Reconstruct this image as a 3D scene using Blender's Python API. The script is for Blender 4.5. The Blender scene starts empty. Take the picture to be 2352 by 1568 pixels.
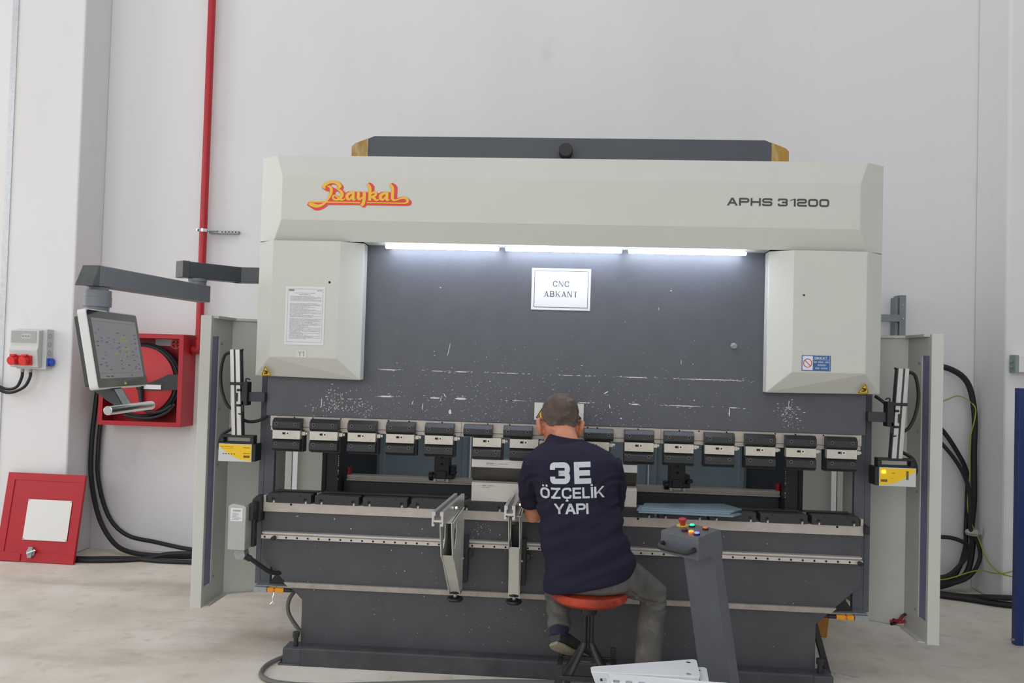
import bpy, bmesh, math, random
from mathutils import Vector, Matrix, Quaternion, noise
from mathutils.bvhtree import BVHTree

scene = bpy.context.scene
col = scene.collection
PI = math.pi
random.seed(7)

# ------------------------------------------------------------------ camera
def look(yaw, pitch, roll):
    f = Vector((-math.sin(yaw)*math.cos(pitch), math.cos(yaw)*math.cos(pitch), math.sin(pitch)))
    r = Vector((math.cos(yaw), math.sin(yaw), 0))
    u = r.cross(f)
    r2 = r*math.cos(roll) + u*math.sin(roll)
    u2 = -r*math.sin(roll) + u*math.cos(roll)
    return Matrix((r2, u2, -f)).transposed()
cam_data = bpy.data.cameras.new('camera')
cam_data.sensor_width = 36.0
cam_data.lens = 1898.0/2352.0*36.0
cam_data.clip_start = 0.05
cam = bpy.data.objects.new('camera', cam_data)
col.objects.link(cam)
cam.matrix_world = Matrix.Translation((0.0299, -4.303, 1.603)) @ look(math.radians(3.790), math.radians(1.4357), math.radians(1.654)).to_4x4()
scene.camera = cam

# ------------------------------------------------------------------ world, lights, exposure
world = bpy.data.worlds.new('hall_daylight')
scene.world = world
world.use_nodes = True
bg = world.node_tree.nodes['Background']
bg.inputs[0].default_value = (0.95, 0.97, 1.0, 1)
bg.inputs[1].default_value = 0.57

def area(name, loc, target, sx, sy, energy, color):
    d = bpy.data.lights.new(name, 'AREA')
    d.shape = 'RECTANGLE'; d.size = sx; d.size_y = sy
    d.energy = energy; d.color = color
    o = bpy.data.objects.new(name, d); col.objects.link(o)
    o.location = loc
    o.rotation_euler = (Vector(target)-Vector(loc)).to_track_quat('-Z', 'Y').to_euler()
    return o
# daylight of the hall: the windows behind the camera, the roof lights, the gate on the left
area('window_daylight', (-2.5, -10.5, 4.2), (-0.3, 1.0, 1.6), 12.0, 4.5, 300, (1.0, 0.995, 0.99))
area('roof_light', (-2.5, -2.5, 9.0), (-2.5, -0.5, 0.0), 9.0, 4.0, 110, (1.0, 0.99, 0.98))
area('gate_daylight', (-9.5, -1.2, 3.4), (-2.2, -0.4, 0.2), 4.5, 4.5, 190, (1.0, 0.965, 0.91))

scene.view_settings.view_transform = 'Standard'
scene.view_settings.look = 'None'
scene.view_settings.exposure = 0.0
scene.view_settings.gamma = 1.0
scene.view_settings.use_curve_mapping = False

# ------------------------------------------------------------------ materials
def lin(c):
    return tuple(((v/255.0)/12.92 if v/255.0 <= 0.04045 else ((v/255.0+0.055)/1.055)**2.4) for v in c)
MATS = {}
def mat(name, rgb, rough=0.5, metal=0.0, var=0.0, vscale=6.0, bump=0.0, bscale=40.0, emit=None, estr=0.0, spec=0.5, alpha=None, trans=0.0, coat=0.0):
    if name in MATS: return MATS[name]
    m = bpy.data.materials.new(name); m.use_nodes = True
    nt = m.node_tree; b = nt.nodes['Principled BSDF']
    c = lin(rgb)
    b.inputs['Base Color'].default_value = (*c, 1)
    b.inputs['Roughness'].default_value = rough
    b.inputs['Metallic'].default_value = metal
    b.inputs['Specular IOR Level'].default_value = spec
    b.inputs['Coat Weight'].default_value = coat
    if trans: b.inputs['Transmission Weight'].default_value = trans
    if alpha is not None: b.inputs['Alpha'].default_value = alpha
    if emit is not None:
        b.inputs['Emission Color'].default_value = (*lin(emit), 1)
        b.inputs['Emission Strength'].default_value = estr
    tc = None
    if var or bump:
        tc = nt.nodes.new('ShaderNodeTexCoord')
    if var:
        n = nt.nodes.new('ShaderNodeTexNoise'); n.inputs['Scale'].default_value = vscale
        n.inputs['Detail'].default_value = 6; n.inputs['Roughness'].default_value = 0.65
        nt.links.new(tc.outputs['Object'], n.inputs['Vector'])
        r = nt.nodes.new('ShaderNodeValToRGB')
        r.color_ramp.elements[0].position = 0.32; r.color_ramp.elements[1].position = 0.68
        r.color_ramp.elements[0].color = (*[v*(1-var) for v in c], 1)
        r.color_ramp.elements[1].color = (*[min(1, v*(1+var)) for v in c], 1)
        nt.links.new(n.outputs['Fac'], r.inputs['Fac'])
        nt.links.new(r.outputs['Color'], b.inputs['Base Color'])
    if bump:
        n2 = nt.nodes.new('ShaderNodeTexNoise'); n2.inputs['Scale'].default_value = bscale
        n2.inputs['Detail'].default_value = 5
        nt.links.new(tc.outputs['Object'], n2.inputs['Vector'])
        bm = nt.nodes.new('ShaderNodeBump'); bm.inputs['Strength'].default_value = bump
        bm.inputs['Distance'].default_value = 0.01
        nt.links.new(n2.outputs['Fac'], bm.inputs['Height'])
        nt.links.new(bm.outputs['Normal'], b.inputs['Normal'])
    MATS[name] = m
    return m

def layered(name, base, layers, rough=0.6, bump=0.0, bscale=60, spec=0.4):
    """base colour with several soft noise-masked tints: (rgb, scale, lo, hi, strength, stretch)"""
    m = bpy.data.materials.new(name); m.use_nodes = True
    nt = m.node_tree; b = nt.nodes['Principled BSDF']
    tc = nt.nodes.new('ShaderNodeTexCoord')
    prev = None
    for k, (rgb, sc, lo, hi, st, stretch) in enumerate(layers):
        mp = nt.nodes.new('ShaderNodeMapping'); mp.inputs['Scale'].default_value = stretch
        mp.inputs['Location'].default_value = (k*7.3, k*3.1, k*5.7)
        nt.links.new(tc.outputs['Object'], mp.inputs['Vector'])
        n = nt.nodes.new('ShaderNodeTexNoise'); n.inputs['Scale'].default_value = sc
        n.inputs['Detail'].default_value = 8; n.inputs['Roughness'].default_value = 0.6
        nt.links.new(mp.outputs['Vector'], n.inputs['Vector'])
        mr = nt.nodes.new('ShaderNodeMapRange')
        mr.inputs['From Min'].default_value = lo; mr.inputs['From Max'].default_value = hi
        mr.inputs['To Max'].default_value = st
        nt.links.new(n.outputs['Fac'], mr.inputs['Value'])
        mx = nt.nodes.new('ShaderNodeMix'); mx.data_type = 'RGBA'
        nt.links.new(mr.outputs['Result'], mx.inputs['Factor'])
        if prev is None: mx.inputs['A'].default_value = (*lin(base), 1)
        else: nt.links.new(prev, mx.inputs['A'])
        mx.inputs['B'].default_value = (*lin(rgb), 1)
        prev = mx.outputs['Result']
    nt.links.new(prev, b.inputs['Base Color'])
    b.inputs['Roughness'].default_value = rough
    b.inputs['Specular IOR Level'].default_value = spec
    if bump:
        n2 = nt.nodes.new('ShaderNodeTexNoise'); n2.inputs['Scale'].default_value = bscale
        n2.inputs['Detail'].default_value = 6
        nt.links.new(tc.outputs['Object'], n2.inputs['Vector'])
        bm = nt.nodes.new('ShaderNodeBump'); bm.inputs['Strength'].default_value = bump
        bm.inputs['Distance'].default_value = 0.01
        nt.links.new(n2.outputs['Fac'], bm.inputs['Height'])
        nt.links.new(bm.outputs['Normal'], b.inputs['Normal'])
    MATS[name] = m
    return m

WALL = layered('white_plaster', (224, 224, 226), [((206, 203, 200), 0.6, .45, .8, .5, (1, 1, .5)), ((190, 188, 188), 3.0, .62, .8, .35, (1, 1, .6))], rough=.85, bump=.12, bscale=25, spec=.2)
FLOOR = layered('concrete', (220, 213, 202), [((196, 187, 175), 1.3, .42, .66, .8, (1, 1, 1)), ((226, 222, 215), 2.6, .5, .68, .7, (1, .6, 1)), ((160, 144, 126), 0.9, .56, .72, .6, (.5, 1.6, 1)), ((176, 168, 158), 9, .55, .7, .45, (1, 1, 1)), ((232, 229, 224), 26, .66, .72, .7, (1, 1, 1)), ((110, 104, 98), 42, .72, .76, .8, (1, 1, 1))], rough=.55, bump=.08, bscale=50, spec=.35)
LIGHTP = mat('light_grey_paint', (203, 204, 197), .42, var=.02, vscale=3)
DARKP = mat('dark_slate_paint', (81, 84, 91), .38, var=.07, vscale=9, bump=.05, bscale=160)
BEDP = mat('bed_slate_paint', (74, 75, 80), .45, var=.10, vscale=5, bump=.05, bscale=120)
DEEPP = mat('deep_slate_paint', (52, 55, 60), .5, var=.06)
BLUEP = mat('blue_grey_panel', (178, 198, 210), .5, var=.04)
GREYP = mat('mid_grey_paint', (150, 153, 150), .45, var=.04)
STEEL = mat('machined_steel', (186, 178, 169), .38, .35, var=.08, vscale=14)
BRIGHT = mat('ground_steel', (206, 203, 200), .25, .6, var=.05, vscale=10)
PLATE = mat('nickel_plate', (205, 200, 188), .35, .35, var=.06, vscale=20)
BLACKOX = mat('black_oxide_steel', (50, 51, 53), .42, .2, var=.12, vscale=25)
BLACK = mat('black_plastic', (30, 31, 33), .5)
RUBBER = mat('black_rubber', (26, 27, 29), .6)
HOLE = mat('hole_black', (10, 10, 11), .8)
CHROME = mat('chrome', (225, 225, 225), .12, 1.0)
ALU = mat('aluminium', (205, 203, 200), .32, .7, var=.05, vscale=18)
GALV = mat('galvanised_steel', (158, 163, 166), .42, .6, var=.12, vscale=30)
REDP = mat('red_paint', (176, 28, 42), .4, var=.06)
REDD = mat('red_reel', (190, 44, 52), .45, var=.05)
YELLOW = mat('warning_yellow', (240, 196, 22), .5)
ORANGE = mat('switch_orange', (226, 150, 30), .45)
WHITE = mat('white_paper', (224, 224, 227), .7)
WHITEP = mat('white_plastic', (226, 226, 224), .35)
INK = mat('ink', (52, 55, 60), .7)
GREYINK = mat('grey_ink', (150, 152, 156), .8)
BLUEINK = mat('blue_grey_ink', (56, 84, 108), .8)

# ------------------------------------------------------------------ mesh helpers
class MB:
    def __init__(s): s.v = []; s.f = []; s.m = []; s.cur = 0
    def add(s, vs, fs, m=None):
        o = len(s.v); s.v += [tuple(v) for v in vs]
        for f in fs:
            s.f.append(tuple(i+o for i in f)); s.m.append(s.cur if m is None else m)
    def box(s, x0, x1, y0, y1, z0, z1, m=None):
        s.add([(x0,y0,z0),(x1,y0,z0),(x1,y1,z0),(x0,y1,z0),(x0,y0,z1),(x1,y0,z1),(x1,y1,z1),(x0,y1,z1)],
              [(0,3,2,1),(4,5,6,7),(0,1,5,4),(1,2,6,5),(2,3,7,6),(3,0,4,7)], m)
        return s
    def prism(s, poly, axis, a0, a1, m=None):
        """extrude a 2D polygon along axis: 'x' -> (y,z), 'y' -> (x,z), 'z' -> (x,y)"""
        def P(p, a):
            return (a, p[0], p[1]) if axis == 'x' else ((p[0], a, p[1]) if axis == 'y' else (p[0], p[1], a))
        n = len(poly)
        vs = [P(p, a0) for p in poly] + [P(p, a1) for p in poly]
        fs = [tuple(range(n-1, -1, -1)), tuple(range(n, 2*n))] + [(i, (i+1) % n, n+(i+1) % n, n+i) for i in range(n)]
        s.add(vs, fs, m); return s
    def frame(s, d):
        d = Vector(d).normalized()
        a = Vector((0,0,1)) if abs(d.z) < .9 else Vector((1,0,0))
        u = d.cross(a).normalized(); w = d.cross(u).normalized()
        return u, w
    def cyl(s, p0, p1, r0, r1=None, n=12, m=None, cap=True):
        p0, p1 = Vector(p0), Vector(p1); r1 = r0 if r1 is None else r1
        u, w = s.frame(p1-p0)
        vs = []
        for p, r in ((p0, r0), (p1, r1)):
            for k in range(n):
                a = 2*PI*k/n; vs.append(p + (u*math.cos(a)+w*math.sin(a))*r)
        fs = [(k, (k+1) % n, n+(k+1) % n, n+k) for k in range(n)]
        if cap: fs += [tuple(range(n-1, -1, -1)), tuple(range(n, 2*n))]
        s.add(vs, fs, m); return s
    def ring(s, p0, p1, ro, ri, n=16, m=None):
        p0, p1 = Vector(p0), Vector(p1); u, w = s.frame(p1-p0); vs = []
        for p, r in ((p0, ro), (p1, ro), (p1, ri), (p0, ri)):
            for k in range(n):
                a = 2*PI*k/n; vs.append(p + (u*math.cos(a)+w*math.sin(a))*r)
        fs = []
        for q in range(4):
            q2 = (q+1) % 4
            for k in range(n): fs.append((q*n+k, q*n+(k+1) % n, q2*n+(k+1) % n, q2*n+k))
        s.add(vs, fs, m); return s
    def tube(s, pts, r, n=8, m=None, smooth=4):
        P = [Vector(p) for p in pts]
        if smooth and len(P) > 2: P = catmull(P, smooth)
        N = len(P); vs = []; u = None
        for i, p in enumerate(P):
            d = (P[min(i+1, N-1)]-P[max(i-1, 0)]).normalized()
            if u is None: u, w = s.frame(d)
            else:
                u = (u - d*u.dot(d)).normalized(); w = d.cross(u)
            for k in range(n):
                a = 2*PI*k/n; vs.append(p + (u*math.cos(a)+w*math.sin(a))*r)
        fs = [(i*n+k, i*n+(k+1) % n, (i+1)*n+(k+1) % n, (i+1)*n+k) for i in range(N-1) for k in range(n)]
        fs += [tuple(range(n-1, -1, -1)), tuple(range((N-1)*n, N*n))]
        s.add(vs, fs, m); return s
    def lathe(s, base, prof, n=24, axis=(0,0,1), m=None):
        d = Vector(axis).normalized(); u, w = s.frame(d); b = Vector(base); vs = []
        for r, h in prof:
            for k in range(n):
                a = 2*PI*k/n; vs.append(b + d*h + (u*math.cos(a)+w*math.sin(a))*r)
        N = len(prof)
        fs = [(i*n+k, i*n+(k+1) % n, (i+1)*n+(k+1) % n, (i+1)*n+k) for i in range(N-1) for k in range(n)]
        fs += [tuple(range(n-1, -1, -1)), tuple(range((N-1)*n, N*n))]
        s.add(vs, fs, m); return s
    def beam(s, p0, p1, w, h, up=(0,0,1), m=None):
        """rectangular bar from p0 to p1"""
        p0, p1 = Vector(p0), Vector(p1); d = (p1-p0).normalized()
        sd = d.cross(Vector(up)).normalized(); uu = sd.cross(d).normalized()
        vs = [p + sd*a*w/2 + uu*b*h/2 for p in (p0, p1) for a, b in ((-1,-1),(1,-1),(1,1),(-1,1))]
        s.add(vs, [(0,3,2,1),(4,5,6,7),(0,1,5,4),(1,2,6,5),(2,3,7,6),(3,0,4,7)], m); return s
    def build(s, name, mats, parent=None, bevel=0, smooth=False, seg=2):
        me = bpy.data.meshes.new(name)
        me.from_pydata(s.v, [], s.f); me.update()
        if not isinstance(mats, (list, tuple)): mats = [mats]
        for q in mats: me.materials.append(q)
        if len(mats) > 1:
            me.polygons.foreach_set('material_index', s.m)
        bm = bmesh.new(); bm.from_mesh(me)
        bmesh.ops.recalc_face_normals(bm, faces=bm.faces[:])
        bm.to_mesh(me); bm.free()
        o = bpy.data.objects.new(name, me); col.objects.link(o)
        if parent: o.parent = parent
        if smooth: smooth_mesh(me)
        if bevel:
            b = o.modifiers.new('bevel', 'BEVEL'); b.width = bevel; b.segments = seg
            b.limit_method = 'ANGLE'; b.angle_limit = math.radians(30)
        return o

def smooth_mesh(me, angle=40):
    me.polygons.foreach_set('use_smooth', [True]*len(me.polygons))
    try: me.set_sharp_from_angle(angle=math.radians(angle))
    except Exception: pass

def catmull(P, k):
    out = []
    for i in range(len(P)-1):
        p0 = P[max(i-1, 0)]; p1 = P[i]; p2 = P[i+1]; p3 = P[min(i+2, len(P)-1)]
        for j in range(k):
            t = j/k
            out.append(0.5*((2*p1)+(p2-p0)*t+(2*p0-5*p1+4*p2-p3)*t*t+(3*p1-p0-3*p2+p3)*t*t*t))
    out.append(P[-1]); return out

def thing(name, label, cat, loc=(0,0,0), rotz=0.0, group=None):
    o = bpy.data.objects.new(name, None); col.objects.link(o)
    o.empty_display_size = .05
    o.location = loc; o.rotation_euler = (0, 0, rotz)
    return tag(o, label, cat, group)
def tag(o, label, cat, group=None):
    o['label'] = label; o['category'] = cat
    if group: o['group'] = group
    return o
def struct(o):
    o['kind'] = 'structure'; return o
def copy_tree(o, parent=None):
    c = o.copy(); col.objects.link(c)
    c.parent = parent
    for ch in list(o.children): copy_tree(ch, c)
    return c
def place(o, parent, loc, rot=None):
    c = o.copy(); col.objects.link(c); c.parent = parent; c.location = loc
    if rot: c.rotation_euler = rot
    return c

# ------------------------------------------------------------------ lettering from strokes
def rounded(pts, r, closed=False, k=5):
    if r <= 0: return list(pts)
    out = []; n = len(pts)
    for i, p in enumerate(pts):
        if not closed and i in (0, n-1): out.append(p); continue
        a = Vector(pts[i-1]); b = Vector(p); c = Vector(pts[(i+1) % n])
        la = (a-b).length; lc = (c-b).length
        q = min(r, la*.5, lc*.5)
        pa = b+(a-b)*(q/la); pc = b+(c-b)*(q/lc)
        for j in range(k+1):
            t = j/k; v = pa*(1-t)**2 + b*2*t*(1-t) + pc*t*t
            out.append((v.x, v.y))
    return out
def stroke_quads(pts, w, closed=False):
    P = [Vector(p) for p in pts]; Q = [P[0]]
    for p in P[1:]:
        if (p-Q[-1]).length > 1e-5: Q.append(p)
    P = Q
    if closed and (P[0]-P[-1]).length < 1e-5: P.pop()
    n = len(P); L = []; R = []
    ws = w if isinstance(w, (list, tuple)) else [w]*n
    for i in range(n):
        if closed: a = P[i-1]; c = P[(i+1) % n]
        else: a = P[max(i-1, 0)]; c = P[min(i+1, n-1)]
        d1 = (P[i]-a); d2 = (c-P[i])
        if d1.length < 1e-7: d1 = d2
        if d2.length < 1e-7: d2 = d1
        d1.normalize(); d2.normalize()
        n1 = Vector((-d1.y, d1.x)); n2 = Vector((-d2.y, d2.x))
        m = n1+n2
        if m.length < .2: m = n1.copy()
        m.normalize(); sc = 1/max(m.dot(n1), .5)
        L.append(P[i]+m*sc*ws[i]/2); R.append(P[i]-m*sc*ws[i]/2)
    rng = range(n) if closed else range(n-1)
    return [(tuple(R[i]), tuple(R[(i+1) % n]), tuple(L[(i+1) % n]), tuple(L[i])) for i in rng]
def glyph(ch, w, t, r, serif=0.0):
    q = []
    x0, x1, y0, y1, m = t/2, w-t/2, t/2, 1-t/2, .5
    h = t*.56
    def S(pts, rr=r, closed=False): q.extend(stroke_quads(rounded(pts, rr, closed), t, closed))
    def B(a, b, c, d): q.append(((a, c), (b, c), (b, d), (a, d)))
    def D(xa, ya, xb, yb, hh=h): q.append(((xa-hh, ya), (xa+hh, ya), (xb+hh, yb), (xb-hh, yb)))
    def F(x, y): 
        if serif: B(x-t*.5-.07, x+t*.5+.07, y if y < .5 else y-serif, y+serif if y < .5 else y)
    if ch == ' ': return [], w*.55
    if ch in '0OÖ':
        S([(x0,y0),(x1,y0),(x1,y1),(x0,y1)], closed=True)
        if ch == 'Ö':
            B(w*.22, w*.42, 1.08, 1.08+t); B(w*.58, w*.78, 1.08, 1.08+t)
    elif ch in 'CÇ':
        S([(x1,.33),(x1,y0),(x0,y0),(x0,y1),(x1,y1),(x1,.67)])
        if ch == 'Ç':
            B(w*.46, w*.46+t*.6, -.14, 0); B(w*.38, w*.38+t*1.3, -.25, -.12)
        if serif: B(x1-serif/2, x1+t/2, .62, .95)
    elif ch in 'SŞ':
        S([(x0,.30),(x0,y0),(x1,y0),(x1,m),(x0,m),(x0,y1),(x1,y1),(x1,.70)])
    elif ch == '3':
        S([(x0,.34),(x0,y0),(x1,y0),(x1,m),(w*.42,m)]); S([(w*.42,m),(x1,m),(x1,y1),(x0,y1),(x0,.66)])
    elif ch == '2':
        S([(x0,.68),(x0,y1),(x1,y1),(x1,m),(x0,m),(x0,y0),(x1+t/2,y0)])
    elif ch == '1':
        B(w*.5, w*.5+t, 0, 1); D(w*.12, .72, w*.5+t*.5, .99)
        return q, w*.5+t
    elif ch == 'A':
        D(h, 0, w/2, 1, h*(.6 if serif else 1)); D(w-h, 0, w/2, 1); B(w*.22, w*.78, .24, .24+t*(.5 if serif else 1)); F(h, 0); F(w-h, 0)
    elif ch == 'P':
        B(0, t, 0, 1); S([(x0,y1),(x1,y1),(x1,.38+t/2),(x0,.38+t/2)]); F(x0, 0)
    elif ch == 'R':
        B(0, t, 0, 1); S([(x0,y1),(x1,y1),(x1,.45),(x0,.45)]); D(w*.45, .45, w-h, 0)
    elif ch == 'B':
        B(0, t, 0, 1); S([(x0,y1),(x1*.93,y1),(x1*.93,m),(x0,m)]); S([(x0,m),(x1,m),(x1,y0),(x0,y0)]); F(x0, 0); F(x0, 1)
    elif ch == 'D':
        S([(x0,y0),(x1,y0),(x1,y1),(x0,y1)], closed=True); B(0, t, 0, 1)
    elif ch == 'H':
        B(0, t, 0, 1); B(w-t, w, 0, 1); B(t*.5, w-t*.5, m-t/2, m+t/2)
    elif ch == 'E':
        B(0, t, 0, 1); B(t*.5, w, 0, t); B(t*.5, w, 1-t, 1); B(t*.5, w*.95, m-t/2, m+t/2)
    elif ch == 'L': B(0, t, 0, 1); B(t*.5, w, 0, t)
    elif ch in 'Iİ':
        B(0, t, 0, 1)
        if ch == 'İ': B(0, t, 1.08, 1.08+t*.9)
        return q, t
    elif ch == 'K':
        B(0, t, 0, 1); D(t*.9, .36, w-h, 1, h*(.6 if serif else 1)); D(w*.42, .56, w-h, 0); F(x0, 0); F(x0, 1); F(w-h, 0); F(w-h, 1)
    elif ch == 'Z': B(0, w, 0, t); B(0, w, 1-t, 1); D(h, 0, w-h, 1)
    elif ch == 'Y': D(h, 1, w/2, .40); D(w-h, 1, w/2, .40); B(w/2-t/2, w/2+t/2, 0, .46)
    elif ch == 'T': B(w/2-t/2, w/2+t/2, 0, 1); B(0, w, 1-(serif or t), 1); F(w/2, 0)
    elif ch == 'N':
        tt = t*.6 if serif else t
        B(0, tt, 0, 1); B(w-tt, w, 0, 1); D(h, 1, w-h, 0); F(x0, 0); F(x0, 1); F(w-x0, 1)
    elif ch == 'M':
        B(0, t, 0, 1); B(w-t, w, 0, 1); D(h, 1, w/2, .25); D(w-h, 1, w/2, .25)
    elif ch == 'U': S([(x0,1),(x0,y0),(x1,y0),(x1,1)])
    return q, w
def text_quads(s, width=.7, t=.18, r=.22, gap=.12, serif=0.0, ws=None):
    out = []; x = 0
    for ch in s:
        g, adv = glyph(ch, (ws or {}).get(ch, width), t, r, serif)
        out += [tuple((p[0]+x, p[1]) for p in quad) for quad in g]
        x += adv+gap
    return out, x-gap
def split_quads(quads, maxlen):
    out = []; stack = list(quads)
    while stack:
        q = stack.pop()
        e = [(Vector(q[(i+1) % 4])-Vector(q[i])).length for i in range(4)]
        i = max(range(4), key=lambda k: e[k])
        if e[i] <= maxlen: out.append(q); continue
        a, b, c, d = (q[(i+k) % 4] for k in range(4))
        m1 = tuple((Vector(a)+Vector(b))/2); m2 = tuple((Vector(c)+Vector(d))/2)
        stack += [(a, m1, m2, d), (m1, b, c, m2)]
    return out
def text_on_plane(name, s, x0, z0, w, h, y, m, parent, **kw):
    """flat lettering standing in the XZ plane, facing -Y, filling w x h from lower left (x0,z0)"""
    q, tw = text_quads(s, **kw)
    mb = MB()
    for i, quad in enumerate(q):
        mb.add([(x0+p[0]/tw*w, y-i*4e-6, z0+p[1]*h) for p in quad], [(0,1,2,3)])
    return mb.build(name, m, parent)
def fill_poly(name, loops, m, parent, mapf):
    """filled flat polygon with holes"""
    cu = bpy.data.curves.new(name, 'CURVE'); cu.dimensions = '2D'; cu.fill_mode = 'BOTH'
    for lp in loops:
        sp = cu.splines.new('POLY'); sp.points.add(len(lp)-1); sp.use_cyclic_u = True
        for p, c in zip(sp.points, lp): p.co = (c[0], c[1], 0, 1)
    o = bpy.data.objects.new(name+'_tmp', cu); col.objects.link(o)
    dg = bpy.context.evaluated_depsgraph_get()
    me = bpy.data.meshes.new_from_object(o.evaluated_get(dg))
    bpy.data.objects.remove(o); bpy.data.curves.remove(cu)
    for v in me.vertices: v.co = mapf(v.co.x, v.co.y)
    me.materials.clear(); me.materials.append(m)
    me.name = name
    ob = bpy.data.objects.new(name, me); col.objects.link(ob)
    if parent: ob.parent = parent
    return ob

# ================================================================== the setting
mb = MB(); mb.box(-14, 14, -12, 2.6, -.12, 0)
struct(mb.build('floor', FLOOR))
mb = MB(); mb.box(-14, 14, 2.2, 2.45, 0, 7.5)
struct(mb.build('wall_back', WALL))
mb = MB(); mb.box(-4.36, -3.78, 1.84, 2.2, 0, 7.5)
struct(mb.build('wall_pillar_left', WALL, bevel=.012))
mb = MB(); mb.box(3.12, 3.75, 1.74, 2.2, 0, 7.5)
struct(mb.build('wall_pillar_right', WALL, bevel=.02))
mb = MB()
mb.box(-4.372, -4.361, 1.832, 1.93, .02, 7.4); mb.box(-4.361, -4.325, 1.832, 1.839, .02, 7.4)
struct(mb.build('trim_1', mat('corner_bead', (200, 203, 208), .4, .3, var=.1, vscale=40)))

# ================================================================== press brake
PB = thing('press_brake', 'large grey and slate press brake with a lit work opening, the machine filling the middle', 'press brake')

# --- ram, with its worn paint
mb = MB(); mb.box(-1.552, 1.552, 0, .08, 1.285, 2.62)
ram = mb.build('ram', DARKP, PB, bevel=.002)
ram['label'] = 'slate painted ram plate with chipped paint'
SCR = mat('bare_chip', (214, 212, 206), .5, .2, var=.1, vscale=60)
mb = MB()
def chip(x, z, w, h, a=0.0, y=-.0006):
    n = random.randint(5, 8); pts = []
    for k in range(n):
        th = 2*PI*k/n; rr = random.uniform(.65, 1.0)
        px, pz = math.cos(th)*w/2*rr, math.sin(th)*h/2*rr
        pts.append((x+px*math.cos(a)-pz*math.sin(a), y, z+px*math.sin(a)+pz*math.cos(a)))
    mb.add(pts, [tuple(range(n))])
def streak(x0, x1, z, h):
    chip((x0+x1)/2, z, x1-x0, h)
    for k in range(int((x1-x0)*90)):
        chip(random.uniform(x0-.03, x1+.03), z+random.gauss(0, h*.6), random.uniform(.006, .02), random.uniform(.001, .003))
for x0, x1, z, h in ((-.965,-.85,1.545,.007), (-.69,-.60,1.545,.006), (-.555,-.475,1.545,.007), (-.38,-.19,1.545,.004), (-.02,.08,1.543,.003), (.12,.17,1.543,.004), (.30,.47,1.543,.006), (.56,.96,1.543,.006),
                     (-.955,-.865,1.404,.011), (-.685,-.62,1.404,.009), (-.55,-.475,1.404,.014), (-.30,-.16,1.404,.004), (.09,.17,1.404,.008), (.36,.42,1.404,.012), (.545,.76,1.404,.005), (.86,.92,1.403,.006), (-1.12,-1.08,1.385,.003), (-.27,-.24,1.404,.003)):
    streak(x0, x1, z, h)
def cluster(cx, cz, sx, sz, n, mx=.012):
    for k in range(n):
        w = random.uniform(.002, mx)*random.choice((1, 1, .5)); h = random.uniform(.0015, .006)
        chip(random.gauss(cx, sx), min(1.46, max(1.29, random.gauss(cz, sz))), w, h, random.choice((0, 0, 0, 1.4, 1.55, .4)))
cluster(-1.19, 1.38, .035, .035, 90, .018); cluster(-1.21, 1.33, .06, .025, 40); cluster(-1.06, 1.345, .05, .02, 50); cluster(-1.01, 1.31, .02, .015, 18)
cluster(1.165, 1.39, .03, .03, 70, .02); cluster(1.19, 1.34, .03, .025, 20)
for k in range(620):
    x = random.gauss(-.25, .45) if random.random() < .75 else random.uniform(-1.4, 1.1)
    if not -1.02 < x < 1.02 and random.random() < .7: continue
    z = 1.29 + abs(random.gauss(0, .16))
    if z > 1.49 and not -1.0 < x < 1.0: continue
    w = random.uniform(.0012, .006)*(2.2 if random.random() < .12 else 1)
    chip(x, z, w, random.uniform(.0012, .004), random.uniform(-1.6, 1.6) if random.random() < .4 else 0)
for x, z, w, h, a in ((-.585,1.66,.004,.10,-.2),(-.62,1.40,.004,.04,-.3),(-.715,1.355,.005,.05,-.1),(-.77,1.375,.004,.03,-.35),(-.57,1.335,.018,.03,.2),(-1.255,1.36,.005,.06,0),(-1.30,1.32,.003,.03,-.35),(.62,1.63,.003,.03,0),(.68,1.62,.003,.012,0),(-.64,1.985,.014,.004,-.3),(.56,1.995,.012,.004,.2),(.5,1.9,.003,.02,0),(.24,1.46,.03,.006,.5),(.26,1.39,.006,.03,.3),(-.6,1.42,.005,.035,.5),(.87,1.38,.008,.06,0),(1.168,1.43,.007,.05,0),(.32,1.33,.014,.010,0)):
    chip(x, z, w, h, a)
sc_ = mb.build('paint_chips', SCR, ram); sc_['kind'] = 'stuff'
mb = MB(); mb.cyl((.886, 0, 1.718), (.886, -.010, 1.718), .020, .015, n=7); mb.cyl((.886, -.012, 1.718), (.886, -.02, 1.716), .012, n=6)
mb.build('plug_screw', GALV, PB, bevel=.001)

# --- top of the ram showing above the fascia
mb = MB()
poly = [(-1.215,2.62),(1.21,2.62),(1.21,2.80),(1.195,2.815),(1.085,2.86),(-1.087,2.86),(-1.2,2.812),(-1.215,2.795)]
mb.prism(poly, 'y', .28, .36)
mb.build('ram_top_plate', mat('top_slate_paint', (70, 74, 82), .45, var=.05), PB, bevel=.003)
for sx in (-1, 1):
    mb = MB(); mb.prism([(sx*1.121,2.63),(sx*1.2145,2.63),(sx*1.2145,2.797),(sx*1.198,2.8145),(sx*1.121,2.8455)], 'y', .2765, .2795)
    mb.build('primer_patch', layered('ochre_primer_%d' % (sx+1), (170, 132, 62), [((196, 182, 146), 9, .5, .62, .8, (1,1,.3)), ((150, 105, 40), 14, .5, .7, .6, (2,1,.4))], rough=.7), PB)
mb = MB(); mb.cyl((-.004, .28, 2.775), (-.004, .20, 2.775), .038, n=28)
mb.build('lifting_pin', BLACK, PB, bevel=.004, smooth=True)

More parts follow.
